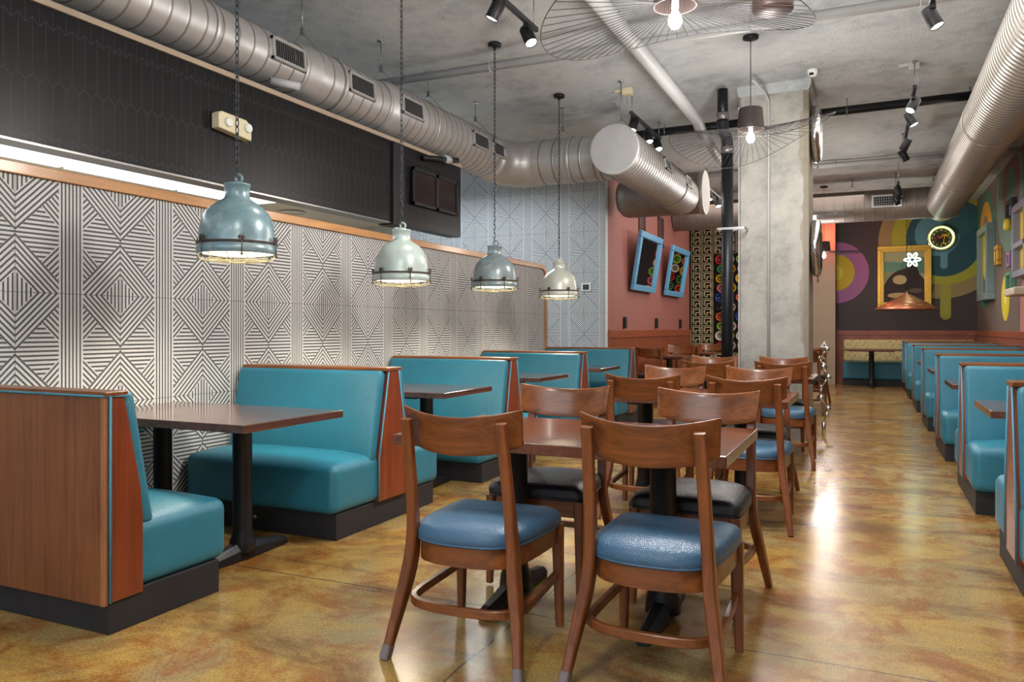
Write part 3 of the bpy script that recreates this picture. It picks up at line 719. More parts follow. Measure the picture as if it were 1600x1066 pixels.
for (x, y, r, l) in [(-.86, 12.05, 0, 'wooden chair beyond the concrete column, nearer side of its table'),
                     (-.86, 13.4, pi, 'wooden chair beyond the concrete column, farther side of its table'),
                     (-3.16, 12.25, 0, 'dark wooden chair by the pink wall, back to camera, at the nearer small table'),
                     (-3.04, 13.62, pi, 'dark wooden chair by the pink wall facing the camera at the nearer small table'),
                     (-3.0, 14.32, 0, 'dark wooden chair by the pink wall, back to camera, at the farther small table'),
                     (-2.88, 15.7, pi, 'reddish wooden chair by the pink wall, farthest back')]:
    dup(ch_blk, (x, y, 0), r, l, 'dining chairs in the rear room')

# patterned bench along the back wall
T = thing('back_bench', (.75, 18.40, 0), 'teal bench with yellow scribble-patterned back against the mural wall', 'bench')
box(-1.29, -.2, 0, 1.22, .5, .14).build('plinth', 'plinth', T, .004)
MB().rbox(-1.29, -.25, .14, 1.22, .45, .50, .03, .01).build('seat_cushion', 'teal', T)
MB().rbox(-1.29, .28, .50, 1.22, .42, .97, .03).build('backrest', 'scribble', T)
box(-1.29, .42, .5, 1.22, .50, 1.0).build('back_frame', 'wainscot_rail', T)

# wooden post with a stone ledge at the right picture edge
T = thing('ledge_post', (.56, 3.45, 0), 'wooden pier with a thin stone ledge at the right picture edge', 'pier')
box(0, 0, 0, .22, .16, 1.345).build('post', 'wood_z', T, .004)
box(-.075, -.03, 1.345, .28, .2, 1.375).build('ledge', 'beige_concrete', T, .006)

# ------------------------------------------------------------------ pendant dome lamps
def dome_lamp(x, y, m, label, zr):
    T = thing('dome_pendant_lamp', (x, y, zr), label, 'pendant lamp', 'industrial dome pendants over the left booth tables')
    prof = [(.198, .03), (.2, .045), (.198, .06), (.196, .08), (.196, .11), (.191, .15), (.181, .19), (.164, .222), (.140, .25), (.112, .272), (.086, .288), (.071, .298), (.066, .307), (.066, .367), (.070, .371), (.070, .38), (.001, .384)]
    inn = [(r - .004, h) for r, h in reversed(prof[:12])]
    MB().lathe(prof, seg=48, cap=False).build('shade', m, T)
    MB().lathe([(.205, .0), (.209, .012), (.207, .045), (.2, .05)], seg=48, cap=False).build('rim_band', m, T)
    cr = MB().torus((0, 0, .058), .207, .004, seg=40).torus((0, 0, .05), .206, .003, seg=40).torus((0, 0, .0), .203, .003, seg=40).build('clamp_ring', 'rust_metal', T)
    for k in range(6):
        a = 2 * pi * k / 6 + .35; m2 = MB()
        m2.box(.205, -.011, .055, .222, -.005, .088).box(.205, .005, .055, .222, .011, .088).tube([(.215, -.018, .075), (.215, .018, .075)], .005, 8).tube([(.215, 0, .075), (.217, 0, -.012)], .0032, 6).lathe([(.007, -.02), (.007, -.008)], (.217, 0, 0), 8)
        m2.xf(lambda X, Y, Z: (X * cos(a) - Y * sin(a), X * sin(a) + Y * cos(a), Z)).build('clamp', 'rust_metal', cr)
    MB().lathe([(.001, .018), (.19, .018), (.196, .01), (.19, .004), (.12, -.006), (.001, -.01)], seg=40).build('lens', 'lens', T)
    g = MB().torus((0, 0, -.032), .165, .0028, seg=36).torus((0, 0, -.038), .11, .0025, seg=30).torus((0, 0, -.04), .05, .0025, seg=20)
    for k in range(12):
        a = 2 * pi * k / 12
        g.tube([(q * cos(a), q * sin(a), z) for q, z in ((.203, .0), (.2, -.02), (.185, -.03), (.165, -.033), (.05, -.04))], .0026, 5)
    g.build('wire_guard', 'cream', T)
    MB().torus((.012, 0, .408), .022, .008, 'y', 18, 6).lathe([(.02, .378), (.02, .39), (.008, .40)], (0, 0, 0), 12).build('eye_bolt', m, T)
    ch = MB(); z = .425; k = 0; top = ceiling_z(x, y) - zr
    while z < top - .03:
        pts = []
        for i in range(12):
            a = 2 * pi * i / 12; u = .0095 * cos(a); w_ = .024 * sin(a); pts.append((u if k % 2 else 0, 0 if k % 2 else u, z + .016 + w_))
        ch.tube(pts, .0032, 5, closed=True); z += .0385; k += 1
    ch.build('chain', 'dark_grey', T)
    MB().lathe([(.062, top - .04), (.062, top - .012), (.04, top), (.001, top)], seg=24).lathe([(.012, top - .07), (.02, top - .04)], seg=10).build('canopy', 'black', T)
    spot('pendant_light', (x, y, zr - .06), (x, y, 0), 44, (1, .88, .70), 155, .8, .12)
    return T
dome_lamp(-3.115, 3.22, 'dome1', 'nearest hanging dome lamp in worn blue enamel with rust spots', 1.62)
dome_lamp(-3.16, 4.92, 'dome2', 'second hanging dome lamp, smooth pale grey-green enamel', 1.57)
dome_lamp(-3.16, 6.5, 'dome3', 'third hanging dome lamp in grey-blue enamel', 1.60)
dome_lamp(-3.15, 8.12, 'dome4', 'farthest and smallest hanging dome lamp in chalky white enamel', 1.58)

# ------------------------------------------------------------------ wire hat lamps
def hat_lamp(x, y, zc, fz, label, R=.70, power=30, frx=1.0, rot=0, wires=64, wr=.0019):
    T = thing('wire_hat_lamp', (x, y, zc), label, 'pendant lamp', 'wide wire hat lamps over the centre tables')
    N = wires; ring = []; mb = MB(); r0 = .115
    ctr = MB()
    for k in range(N):
        a = 2 * pi * k / N
        ca, sa = cos(a), sin(a)
        ra = R * (1 + .05 * cos(2 * a) * frx)
        ox, oy = ra * ca, ra * .86 * sa; oz = fz(a)
        # rotate to camera-aligned frame (a=0 to camera right)
        c_, s_ = cos(YAW + rot), sin(YAW + rot)
        o = (ox * c_ - oy * s_, ox * s_ + oy * c_, oz); i = ((r0 * ca) * c_ - (r0 * sa) * s_, (r0 * ca) * s_ + (r0 * sa) * c_, .05)
        t = (i[0] * .86, i[1] * .86, .235)
        ring.append(o); mb.tube([o, i], wr, 4, smooth=False); ctr.tube([i, t], .0053, 5, smooth=False)
    mb.tube(ring, wr * 1.5, 5, closed=True)
    mb.build('brim', 'wire_black', T)
    ctr.torus((0, 0, .05), r0, .004, seg=36).torus((0, 0, .235), r0 * .86, .004, seg=30).lathe([(.001, .238), (r0 * .84, .238), (r0 * .84, .230)], seg=30)
    ctr.build('crown', 'crown_wire', T)
    MB().lathe([(.001, -.075), (.02, -.07), (.034, -.05), (.038, -.03), (.032, -.005), (.018, .02), (.014, .035)], seg=20).build('bulb', 'bulb', T)
    MB().lathe([(.016, .03), (.02, .04), (.02, .10), (.006, .115)], seg=14).build('socket', 'white', T)
    top = ceiling_z(x, y) - zc
    MB().tube([(0, 0, .1), (0, 0, top - .02)], .004, 6).build('cord', 'black', T)
    MB().lathe([(.07, top - .03), (.07, top - .008), (.001, top)], seg=24).build('canopy', 'black', T)
    point('bulb_or_fill_light', (x, y, zc - .24), power, (1, .96, .92), .2)
    return T
M['wire_black'] = plain('black_lamp_wire', (34, 32, 32), .4, .2)
M['crown_wire'] = plain('taupe_crown_wire', (64, 54, 52), .4, .2)
hat_lamp(-.97, 4.25, 2.93, lambda a: -.01 + .02 * cos(a) - .07 * cos(2 * a) + .075 * sin(2 * a), 'large near wire hat lamp at the top of the picture', power=110)
hat_lamp(-.99, 7.36, 2.98, lambda a: -.04 + .095 * cos(a) + .12 * cos(2 * a) - .02 * sin(a), 'second wire hat lamp hanging in front of the concrete column', power=60)
hat_lamp(-.92, 12.4, 2.9, lambda a: .05 * cos(2 * a) + .08 * sin(a), 'third wire hat lamp, half hidden behind the concrete column', power=45)
hat_lamp(-.80, 15.9, 2.62, lambda a: .04 * cos(a), 'farthest wire hat lamp, low behind the column in front of the mural', R=.75, power=40)

# brown drum under the ceiling
T = MB().lathe([(.001, 3.37), (.128, 3.37), (.136, 3.38), (.14, 3.93), (.001, 3.93)], (-.60, 5.55, 0), 36).build('ceiling_drum', 'brown_shade')
tag(T, 'brown round metal drum under the ceiling behind the near wire lamp', 'ceiling fixture')

# ------------------------------------------------------------------ track lights
def track(name, x, y0, y1, z, spots, label, group=None):
    T = thing(name, (x, y0, z), label, 'track light', group)
    box(-.018, 0, 0, .018, y1 - y0, .036).build('rail', 'dark_grey', T, .003)
    for yy in (.06, y1 - y0 - .06):
        top = ceiling_z(x, y0 + yy) - z; MB().tube([(0, yy, .03), (0, yy, top)], .005, 6).lathe([(.022, top - .015), (.022, top)], (0, yy, 0), 10).build('suspension_rod', 'steel', T)
    for (ys, dx, dy, lit) in spots:
        d = Vector((dx, dy, -1)).normalized(); q = d.to_track_quat('Z', 'X').to_matrix()
        oy = ys - y0; c = Vector((0, oy, -.085))
        ad = box(-.022, oy - .05, -.035, .022, oy + .05, .0).box(-.012, oy - .012, -.07, .012, oy + .012, -.03).build('adapter', 'black', T, .002)
        def put(mbx): return mbx.xf(lambda X, Y, Z: tuple(c + q @ Vector((X, Y, Z))))
        hd = put(MB().lathe([(.001, -.075), (.045, -.075), (.05, -.068), (.05, .075), (.046, .082), (.043, .07), (.001, .068)], seg=24)).build('spot_head', 'black', T)
        put(MB().lathe([(.001, .072), (.042, .072), (.042, .075), (.001, .0755)], seg=20)).build('lens', 'spot_lens' if lit else 'dark_grey', hd)
        if lit:
            p = Vector((x, ys, z - .085)) + d * .12; spot('track_spot', p, p + d, lit, (1, .95, .88), 70, .7, .03)
    return T
GT = 'black track lights'
track('track_light', -2.44, 4.15, 5.79, 3.60, [(4.35, .1, -.35, 55), (5.05, -.5, -.1, 50), (5.62, .5, -.25, 50)], 'black ceiling track with three lit spots above the left booths', GT)
track('track_light', -2.44, 8.5, 9.85, 3.62, [(8.62, -.15, -.3, 45), (9.25, .3, -.3, 45), (9.70, .35, -.35, 45)], 'black ceiling track with three spots above the capped round duct', GT)
track('track_light', -2.44, 12.9, 14.4, 3.52, [(13.2, .1, -.3, 45), (14.0, .2, -.3, 30)], 'small black ceiling track with two spots left of the black pipe', GT)
track('track_light', .40, 5.2, 6.45, 3.52, [(6.3, .45, -.1, 55)], 'grey spot light alone at the top right of the ceiling', GT)
track('track_light', .40, 8.7, 11.9, 3.60, [(9.0, -.5, -.45, 40), (9.6, .5, -.1, 40), (10.9, -.5, .3, 0), (11.6, .5, .2, 35)], 'long black ceiling track with four spots down the right aisle', GT)
track('track_light', .40, 13.7, 15.1, 3.50, [(13.9, .2, .1, 35), (14.4, .5, .3, 35), (14.9, .4, .45, 40)], 'farthest black ceiling track with three spots before the mural', GT)
track('track_light', 1.75, 9.3, 10.4, 3.55, [(9.6, -.4, -.1, 0), (10.1, -.2, .1, 35)], 'black spots under the right round duct at the picture edge', GT)
# wires and junction boxes feeding the tracks
def jbox(x, y, label, m, wires, z1, zoff=0):
    z = ceiling_z(x, y); T = thing('junction_box', (x, y, z), label, 'junction box', 'ceiling junction boxes')
    box(-.05, -.05, -.07, .05, .05, .01).box(-.14, -.03, -.03, -.05, .03, .005).build('box', m, T, .004)
    mb = MB()
    for k in range(wires):
        dx = .018 * k; mb.tube(smooth_path([(dx, 0, -.05), (dx + .02, .01, -.2), (dx - .02, .02, (z1 - z) * .8), (dx, .09, z1 - z)], 14), .005, 5)
    mb.build('wire', 'white_pipe', T); return T
jbox(-2.44, 8.38, 'cream junction box with one twisted cable above the capped duct', 'cream', 1, 3.665)
jbox(.40, 8.85, 'grey plaster-coated junction box with two cables above the right track', 'white_pipe', 2, 3.645)

# ------------------------------------------------------------------ ducts
def ring_profile(L, r0, r1, step=.13, bead=.004, start=0):
    prof = []; n = max(1, int(L / step))
    for k in range(n):
        a = k * L / n; t = a / L; r = r0 + (r1 - r0) * t; prof += [(r, a), (r, a + .012), (r, a + L / n - .028), (r, a + L / n - .016), (r + bead, a + L / n - .008)]
    prof.append((r1, L)); return [(r, h + start) for r, h in prof]
def build_duct(mb, name, m, T, ax):
    # folded spiral seams read as thin darker rings
    o = mb.build(name, m, T); me = o.data; me.materials.append(M['duct_seam'])
    for p in me.polygons:
        vs_ = [me.vertices[i].co[ax] for i in p.vertices]; e_ = max(vs_) - min(vs_)
        if .0055 < e_ < .0125 and abs(e_ - .012) > .0003: p.material_index = 1
    return o
def sleeve(mb, c, r, axis='y', w=.05):
    mb.lathe([(r + .001, -w / 2), (r + .010, -w / 2 + .006), (r + .010, w / 2 - .006), (r + .001, w / 2)], c, 40, axis, True, False)
def vent(T, c, ang, r, wid=.36, hgt=.17, slots=14, axis='y'):
    # register on the side of a duct that runs along y; ang = elevation of its normal
    fr = MB(); n = Vector((cos(ang), 0, sin(ang))); u = Vector((0, 1, 0)); v = n.cross(u)
    P = lambda a, b, d: tuple(Vector(c) + u * a + v * b + n * (r + d))
    def bx(a0, a1, b0, b1, d0, d1, mb):
        vs_ = [P(a, b, d) for a in (a0, a1) for b in (b0, b1) for d in (d0, d1)]
        mb.add(vs_, [(0, 1, 3, 2), (4, 6, 7, 5), (0, 4, 5, 1), (2, 3, 7, 6), (0, 2, 6, 4), (1, 5, 7, 3)])
    w2, h2, e = wid / 2, hgt / 2, .022
    bx(-w2, w2, -h2, -h2 + e, -.05, .012, fr); bx(-w2, w2, h2 - e, h2, -.05, .012, fr); bx(-w2, -w2 + e, -h2, h2, -.05, .012, fr); bx(w2 - e, w2, -h2, h2, -.05, .012, fr)
    f = fr.build('register', 'duct', T)
    bk = MB(); bx(-w2 + e, w2 - e, -h2 + e, h2 - e, -.004, .001, bk); bk.build('dark_opening', 'black', f)
    sl = MB()
    for k in range(slots):
        a = -w2 + e + (wid - 2 * e) * (k + .5) / slots; bx(a - .003, a + .003, -h2 + e, h2 - e, .0, .009, sl)
    sl.build('slats', 'steel', f)
def hanger(T, x, y, z, r, top):
    mb = MB(); kz = z + r + .12
    mb.tube([(x, y, top), (x, y, kz)], .005, 5).lathe([(.03, top - .012), (.03, top + .01)], (x, y, 0), 10).box(x - .012, y - .012, kz - .03, x + .012, y + .012, kz + .03)
    for s in (-1, 1): mb.tube([(x, y, kz), (x + s * r * .92, y + s * .01, z + r * .5), (x + s * (r + .002), y, z)], .0022, 4)
    mb.build('wire_hanger', 'steel', T)
DX, DZ, DR1, DR2 = -4.11, 3.24, .188, .255
T = thing('air_duct', (0, 0, 0), 'long galvanised ductwork above the black tiled wall, turning right to a capped branch', 'duct')
mb = MB()
mb.lathe(ring_profile(6.4, DR1, DR1, .14, .004, -1.6), (DX, 0, DZ), 40, 'y')
mb.lathe([(DR1, 4.8), (DR1 + .012, 4.83), (.222, 4.95)], (DX, 0, DZ), 40, 'y', True, False)
mb.lathe(ring_profile(.95, .222, .222, .12, .004, 4.95), (DX, 0, DZ), 40, 'y', True, False)
mb.lathe([(.222, 5.9), (.235, 5.92), (DR2, 6.05)], (DX, 0, DZ), 40, 'y', True, False)
mb.lathe(ring_profile(2.15, DR2, DR2, .11, .004, 6.05), (DX, 0, DZ), 40, 'y', True, False)
for yy in (3.9, 4.8, 5.25, 5.9, 6.7): sleeve(mb, (DX, yy, DZ), DR1 if yy < 4.9 else (.222 if yy < 6 else DR2))
build_duct(mb, 'long_run', 'duct', T, 1)
# elbow of straight gores, then the cross run
CY, CZd = 8.62, 3.19
arc = [(DX, 8.2, DZ), (DX + .02, 8.36, DZ - .01), (DX + .13, 8.52, CZd + .015), (DX + .30, CY, CZd), (DX + .5, CY, CZd)]
MB().tube(arc, .268, 40).build('elbow', 'duct', T)
mb = MB().lathe(ring_profile(1.15, .262, .262, .15, .005, DX + .45), (0, CY, CZd), 40, 'x')
sleeve(mb, (DX + .95, CY, CZd), .262, 'x', .06); sleeve(mb, (-2.80, CY, CZd), .262, 'x', .05)
build_duct(mb, 'cross_run', 'duct', T, 0)
for (y, rr) in ((4.58, DR1), (5.45, .222), (6.2, DR2), (7.6, DR2), (8.08, DR2)): vent(T, (DX, y, DZ), radians(4), rr)
for y in (3.35, 4.95, 6.05, 6.9, 7.95): hanger(T, DX, y, DZ, DR1 if y < 4.8 else (.222 if y < 6 else DR2), ceiling_z(DX, y))
hanger(T, -3.3, CY, CZd, .262, ceiling_z(-3.3, CY))
# capped duct going to the rear
X3, Z3 = -2.43, 3.09
MB().lathe([(.001, 7.84), (.24, 7.84), (.255, 7.84), (.262, 7.841), (.27, 7.848), (.27, 7.86), (.27, 7.88)], (X3, 0, Z3), 44, 'y').build('end_cap', 'duct', T)
mb = MB().lathe(ring_profile(3.15, .265, .265, .09, .004, 7.88), (X3, 0, Z3), 44, 'y', True, False); sleeve(mb, (X3, 10.2, Z3), .265); build_duct(mb, 'rear_branch', 'duct', T, 1)
for y in (9.15, 10.3): vent(T, (X3, y, Z3), radians(12), .265, .3, .15, 10)
hanger(T, X3, 8.1, Z3, .265, ceiling_z(X3, 8.1))
mb = MB().lathe([(.001, -3.42), (.20, -3.41), (.28, -3.34), (.30, -3.25)] + ring_profile(1.05, .30, .30, .17, .004, -3.25)[1:], (0, 11.28, 3.16), 44, 'x'); build_duct(mb, 'end_branch', 'duct_dark', T, 0)
MB().lathe([(.001, -2.13), (.28, -2.13), (.30, -2.13), (.31, -2.132), (.315, -2.14), (.315, -2.15), (.315, -2.20), (.30, -2.2)], (0, 11.28, 3.16), 44, 'x').build('end_cap', 'duct', T)
# cross duct before the back wall
T = thing('air_duct', (0, 0, 0), 'rear cross duct joined to the bright corrugated duct on the right', 'duct')
mb = MB().lathe(ring_profile(4.9, .275, .275, .16, .003, -3.53), (0, 15.45, 3.42), 44, 'x'); build_duct(mb, 'cross_run', 'duct_dark', T, 0)
# grille
g = MB().box(.02, 15.14, 3.34, .5, 15.20, 3.37).box(.02, 15.14, 3.53, .5, 15.20, 3.56).box(.02, 15.14, 3.37, .05, 15.20, 3.53).box(.47, 15.14, 3.37, .5, 15.20, 3.53).build('register', 'duct', T)
mb = MB()
for k in range(11): mb.box(.06 + k * .038, 15.155, 3.37, .068 + k * .038, 15.165, 3.53)
for k in range(3): mb.box(.05, 15.155, 3.40 + k * .045, .47, 15.165, 3.406 + k * .045)
mb.build('grille', 'steel', g); box(.05, 15.17, 3.37, .47, 15.185, 3.53).build('dark_opening', 'black', g)
for x in (-2.4, -.3, 1.0): hanger(T, x, 15.45, 3.42, .275, ceiling_z(x, 15.45))
# bright duct on the right
mb = MB().lathe([(.255, 15.9), (.27, 15.7), (.287, 15.15)] + [(r, 13.2 - (h - 1.9) + 1.9) for r, h in []] , (1.16, 0, 3.39), 44, 'y', True, False)
mb.lathe(ring_profile(16.2, .287, .287, .085, .006, -1.0), (1.16, 0, 3.39), 44, 'y')
for yy in (5.6, 9.4, 12.4): sleeve(mb, (1.16, yy, 3.39), .287)
build_duct(mb, 'bright_run', 'duct_shiny', T, 1)

# ------------------------------------------------------------------ pipes
def pipe(name, pts, r, m, label, fit=(), seg=16, cat='pipe'):
    T = thing(name, (0, 0, 0), label, cat); MB().tube(pts, r, seg).build('run', m, T)
    for f in fit: f(T)
    return T
def clamps(xs, y, z, r, m='steel'):
    def f(T):
        for x in xs:
            top = ceiling_z(x, y); MB().torus((x, y, z), r + .004, .006, 'x', 20, 6).tube([(x, y, z + r), (x, y, top)], .006, 6).build('clevis_hanger', m, T)
    return f
pipe('sprinkler_pipe', [(-4.6, 6.7, 3.72), (1.98, 6.7, 3.72)], .042, 'white_pipe', 'grey-white pipe crossing the ceiling from side to side, nearest one', [clamps((-3.3, -2.0, -.9, .35, 1.3), 6.7, 3.72, .042, 'white_pipe')])
pipe('sprinkler_pipe', [(-1.80, -1.0, 3.60), (-1.80, 9.0, 3.60), (-1.80, 9.3, 3.50)], .065, 'white_pipe', 'thick grey-white pipe running away along the ceiling to the column', [lambda T: MB().tube([(-1.80, 9.28, 3.53), (-1.80, 10.6, 3.42)], .055, 14).build('lower_run', 'white_pipe', T)])
pipe('drain_pipe', [(-3.2, 9.95, 3.74), (1.9, 9.95, 3.80)], .05, 'cast_iron', 'black horizontal pipe crossing behind the concrete column', [clamps((-2.4, -1.7, -.25, 1.0), 9.95, 3.76, .05)])
pipe('ceiling_pipe', [(-3.4, 13.3, 3.80), (1.98, 13.3, 3.80)], .04, 'white_pipe', 'thin grey pipe crossing the ceiling of the rear room', [clamps((-.5, .4, 1.2), 13.3, 3.80, .04, 'white_pipe')])
PX, PY = -1.435, 8.82
T = thing('stand_pipe', (PX, PY, 0), 'tall black cast iron pipe standing left of the concrete column', 'pipe')
MB().tube([(0, 0, 0), (0, 0, 3.20)], .064, 24).build('lower_pipe', 'cast_iron', T)
MB().tube(smooth_path([(0, 0, 3.2), (-.005, 0, 3.3), (-.045, 0, 3.42), (-.05, 0, 3.52)], 10), .064, 24).build('offset_bend', 'cast_iron', T)
MB().tube([(-.05, 0, 3.52), (-.05, 0, 3.86)], .058, 24).build('upper_pipe', 'cast_iron', T)
for z, x in ((3.18, 0), (3.56, -.05)): MB().lathe([(.066, z - .04), (.072, z - .038), (.072, z + .038), (.066, z + .04)], (x, 0, 0), 24, 'z', True, False).box(x - .01, -.085, z - .03, x + .02, -.068, z - .015).build('band_coupling', 'silver_band', T)
box(-.10, -.072, 2.30, .20, -.066, 2.325).box(.194, -.072, 2.30, .20, .178, 2.325).box(-.10, .064, 2.3, .10, .07, 2.335).build('strap_clamp', 'silver_band', T)

# small fittings
T = thing('security_camera', (-.545, 8.72, ceiling_z(-.545, 8.72)), 'small white dome security camera on the ceiling right of the column', 'camera')
MB().lathe([(.001, -.075), (.03, -.07), (.05, -.045), (.055, -.02), (.055, .02)], seg=20).build('housing', 'white', T)
MB().lathe([(.001, -.03), (.022, -.028), (.024, -.01)], (-.012, -.038, -.035), 14).build('lens', 'black', T)
EY, EZ = 4.03, 2.60
T = thing('emergency_light', (SX + .001, EY, EZ), 'cream emergency light with two round lamps on the black tiled wall', 'emergency light')
MB().prism([(-.15, .05), (-.15, -.05), (.15, -.08), (.15, .02), (.10, .055), (-.12, .065)], 0, .07, 'x').build('housing', 'cream', T, .008)
for y in (-.07, .11): MB().lathe([(.032, .07), (.032, .082), (.022, .086), (.001, .075)], (0, y, 0), 20, 'x').torus((.083, y, 0), .026, .005, 'x', 20).build('lamp_head', 'white', T)
T = thing('thermostat', (-3.835, 11.0, 1.83), 'white thermostat on the tall striped tile wall', 'thermostat')
box(-.075, -.02, -.06, .075, 0, .06).build('housing', 'white', T, .006)
box(-.048, -.024, -.04, .048, -.019, .04).build('screen', 'dark_grey', T)
T = pipe('sprinkler_pipe', [(SX + .0, 4.45, 3.03), (SX + .16, 4.58, 3.0)], .028, 'white_pipe', 'short white pipe stub between the black wall and the duct')
T = pipe('sprinkler_pipe', [(SX + .02, 6.55, 2.88), (SX + .04, 7.2, 2.98)], .03, 'cast_iron', 'short dark pipe under the duct near the end of the black wall', [lambda T: MB().lathe([(.04, 6.95), (.04, 7.05)], (SX + .035, 0, 2.95), 16, 'y').build('coupling', 'white_pipe', T)])

# pink wall: vents, hooks, tilted mirrors
for (y, l) in ((13.0, 'slotted grey vent high on the pink wall, left one'), (14.3, 'slotted grey vent high on the pink wall, right one')):
    T = thing('wall_vent', (-3.54, y, 3.0), l, 'vent', 'vents on the pink wall')
    fr = MB().box(0, -.2, -.28, .02, .2, -.24).box(0, -.2, .24, .02, .2, .28).box(0, -.2, -.28, .02, -.17, .28).box(0, .17, -.28, .02, .2, .28).build('frame', 'brown_shade', T)
    mb = MB()
    for k in range(10): mb.box(.002, -.17, -.23 + k * .048, .014, .17, -.205 + k * .048)
    mb.build('slats', 'dark_grey', T)
for (y, l) in ((11.95, 'black coat hook above the pink wall wainscot, nearest'), (13.95, 'black coat hook above the pink wall wainscot, middle'), (15.9, 'black coat hook above the pink wall wainscot, farthest')):
    o = box(-3.54, y - .05, 1.22, -3.50, y + .05, 1.40).build('coat_hook', 'black', None, .01); tag(o, l, 'hook', 'coat hooks on the pink wall')
def tilt_mirror(y0, y1, z0, z1, label):
    T = thing('framed_mirror', (-3.50, (y0 + y1) / 2, z0), label, 'mirror', 'blue framed mirrors on the pink wall')
    T.rotation_euler = (0, radians(9), 0); w2 = (y1 - y0) / 2; h = z1 - z0; e = .10; mb = MB()
    mb.box(0, -w2, 0, .06, w2, e).box(0, -w2, h - e, .06, w2, h).box(0, -w2, e, .06, -w2 + e * 1.1, h - e).box(0, w2 - e * 1.1, e, .06, w2, h - e)
    mb.build('frame', 'blue_frame', T, .012); box(.0, -w2 + .05, .05, .025, w2 - .05, h - .05).build('glass', 'mirror', T); return T
tilt_mirror(12.15, 13.55, 1.84, 2.80, 'blue framed mirror tilted off the pink wall, nearer one')
tilt_mirror(14.35, 15.8, 1.84, 2.78, 'blue framed mirror tilted off the pink wall, farther one')

# coloured bowls on the rear panel
bowlc = [(196, 44, 48), (222, 178, 40), (40, 74, 150), (226, 110, 50), (220, 212, 200), (70, 150, 90), (230, 120, 130), (30, 34, 44), (140, 180, 60)]
names = ['red', 'yellow', 'blue', 'orange', 'white', 'green', 'pink', 'black', 'lime']
def glaze(nm, c):
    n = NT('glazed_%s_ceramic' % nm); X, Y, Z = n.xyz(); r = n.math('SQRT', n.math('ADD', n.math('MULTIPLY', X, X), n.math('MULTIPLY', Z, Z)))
    inside_shade = tuple(v * .25 for v in s2l(c)[:3]) + (1,)  # shade inside each bowl, painted into the colour as a darker centre
    n.base(n.mix(n.math('LESS_THAN', r, .066), s2l(c), inside_shade)).set(.2); return n.m
bm_ = [glaze(n_, c_) for n_, c_ in zip(names, bowlc)]
proto = {}
cols_ = [-3.19, -2.96, -2.73, -2.50, -2.27, -2.04]
rown = ['topmost', 'second', 'third', 'fourth', 'fifth', 'sixth', 'seventh', 'eighth', 'ninth', 'bottom']
coln = ['far left column', 'second column', 'third column', 'fourth column', 'fifth column', 'sixth column']
def bowl_mesh(r): return MB().lathe([(.001, -.012), (r * .4, -.012), (r * .8, -.06), (r, -.10), (r * .9, -.10), (r * .7, -.06), (r * .35, -.025), (.001, -.022)], seg=20, axis='y')
for ci, x in enumerate(cols_):
    for ri in range(10):
        k = (ci * 4 + ri * 5 + (ri * ci) % 3) % 9; z = 2.82 - ri * .222
        r = .098 if (ri + ci) % 4 else .112
        key = (k, r)
        if key not in proto:
            o = bowl_mesh(r).build('ceramic_bowl', bm_[k]); proto[key] = o
        else:
            o = proto[key].copy(); COL.objects.link(o)
        o.location = (x + (.03 if ri % 2 else 0), 18.655, z)
        tag(o, '%s bowl on the rear wall, %s from the top, %s' % (names[k], rown[ri] if ri else 'first', coln[ci]), 'bowl', 'coloured bowls on the rear wall panel')

# ------------------------------------------------------------------ back wall: picture, clock, hanging copper cone, neon
T = thing('framed_picture', (.14, BY, 1.66), 'large gold framed abstract picture on the mural wall', 'picture')
w_, h_ = 1.04, 1.34
mb = MB()
for e0, e1, d0, d1 in ((0, .07, .0, .11), (.05, .11, 0, .085), (.095, .13, 0, .06)):
    mb.box(e0, -d1, e0, w_ - e0, 0, e1).box(e0, -d1, h_ - e1, w_ - e0, 0, h_ - e0).box(e0, -d1, e1, e1, 0, h_ - e1).box(w_ - e1, -d1, e1, w_ - e0, 0, h_ - e1)
mb.build('frame', 'gold', T, .006)
cv = MB().box(.10, -.03, -.57, .94, -.02, .57).build('canvas', 'artwork', T); cv.location = (0, 0, .67)
T = thing('wall_clock', (1.36, BY, 3.13), 'round neon-ringed wall clock with a chrome rim on the mural', 'clock')
MB().lathe([(.001, 0), (.27, 0), (.285, -.05), (.27, -.12), (.25, -.125), (.245, -.09), (.001, -.088)], seg=44, axis='y').build('rim', 'chrome', T)
MB().torus((0, -.115, 0), .222, .012, 'y', 40, 8).build('neon_ring', 'neon_yellow', T)
fc = MB().lathe([(.001, -.088), (.20, -.088), (.20, -.094), (.001, -.094)], seg=36, axis='y').build('face', 'clock_face' if 0 else 'dark_void', T)
def text(body, size, loc, parent, m, name='numeral', rx=pi / 2, rz=0):
    cu = bpy.data.curves.new(name, 'FONT'); cu.body = body; cu.size = size; cu.extrude = .002; cu.align_x = 'CENTER'; cu.align_y = 'CENTER'
    o = bpy.data.objects.new(name, cu); COL.objects.link(o); dg = bpy.context.evaluated_depsgraph_get(); me = bpy.data.meshes.new_from_object(o.evaluated_get(dg))
    bpy.data.objects.remove(o); o = bpy.data.objects.new(name, me); COL.objects.link(o); me.materials.clear(); me.materials.append(M[m]); o.parent = parent; o.location = loc; o.rotation_euler = (rx, 0, rz); return o
for k in range(1, 13):
    a = pi / 2 - k * pi / 6; text(str(k), .055, (.165 * cos(a), -.096, .165 * sin(a)), fc, 'white')
M['sun_yellow'] = plain('yellow_paint', (230, 200, 60), .5); M['sign_red'] = plain('red_paint', (200, 50, 40), .5)
mb = MB().tube([(.045, -.099, -.11), (.05, -.099, -.04), (.07, -.099, .035)], .008, 6)
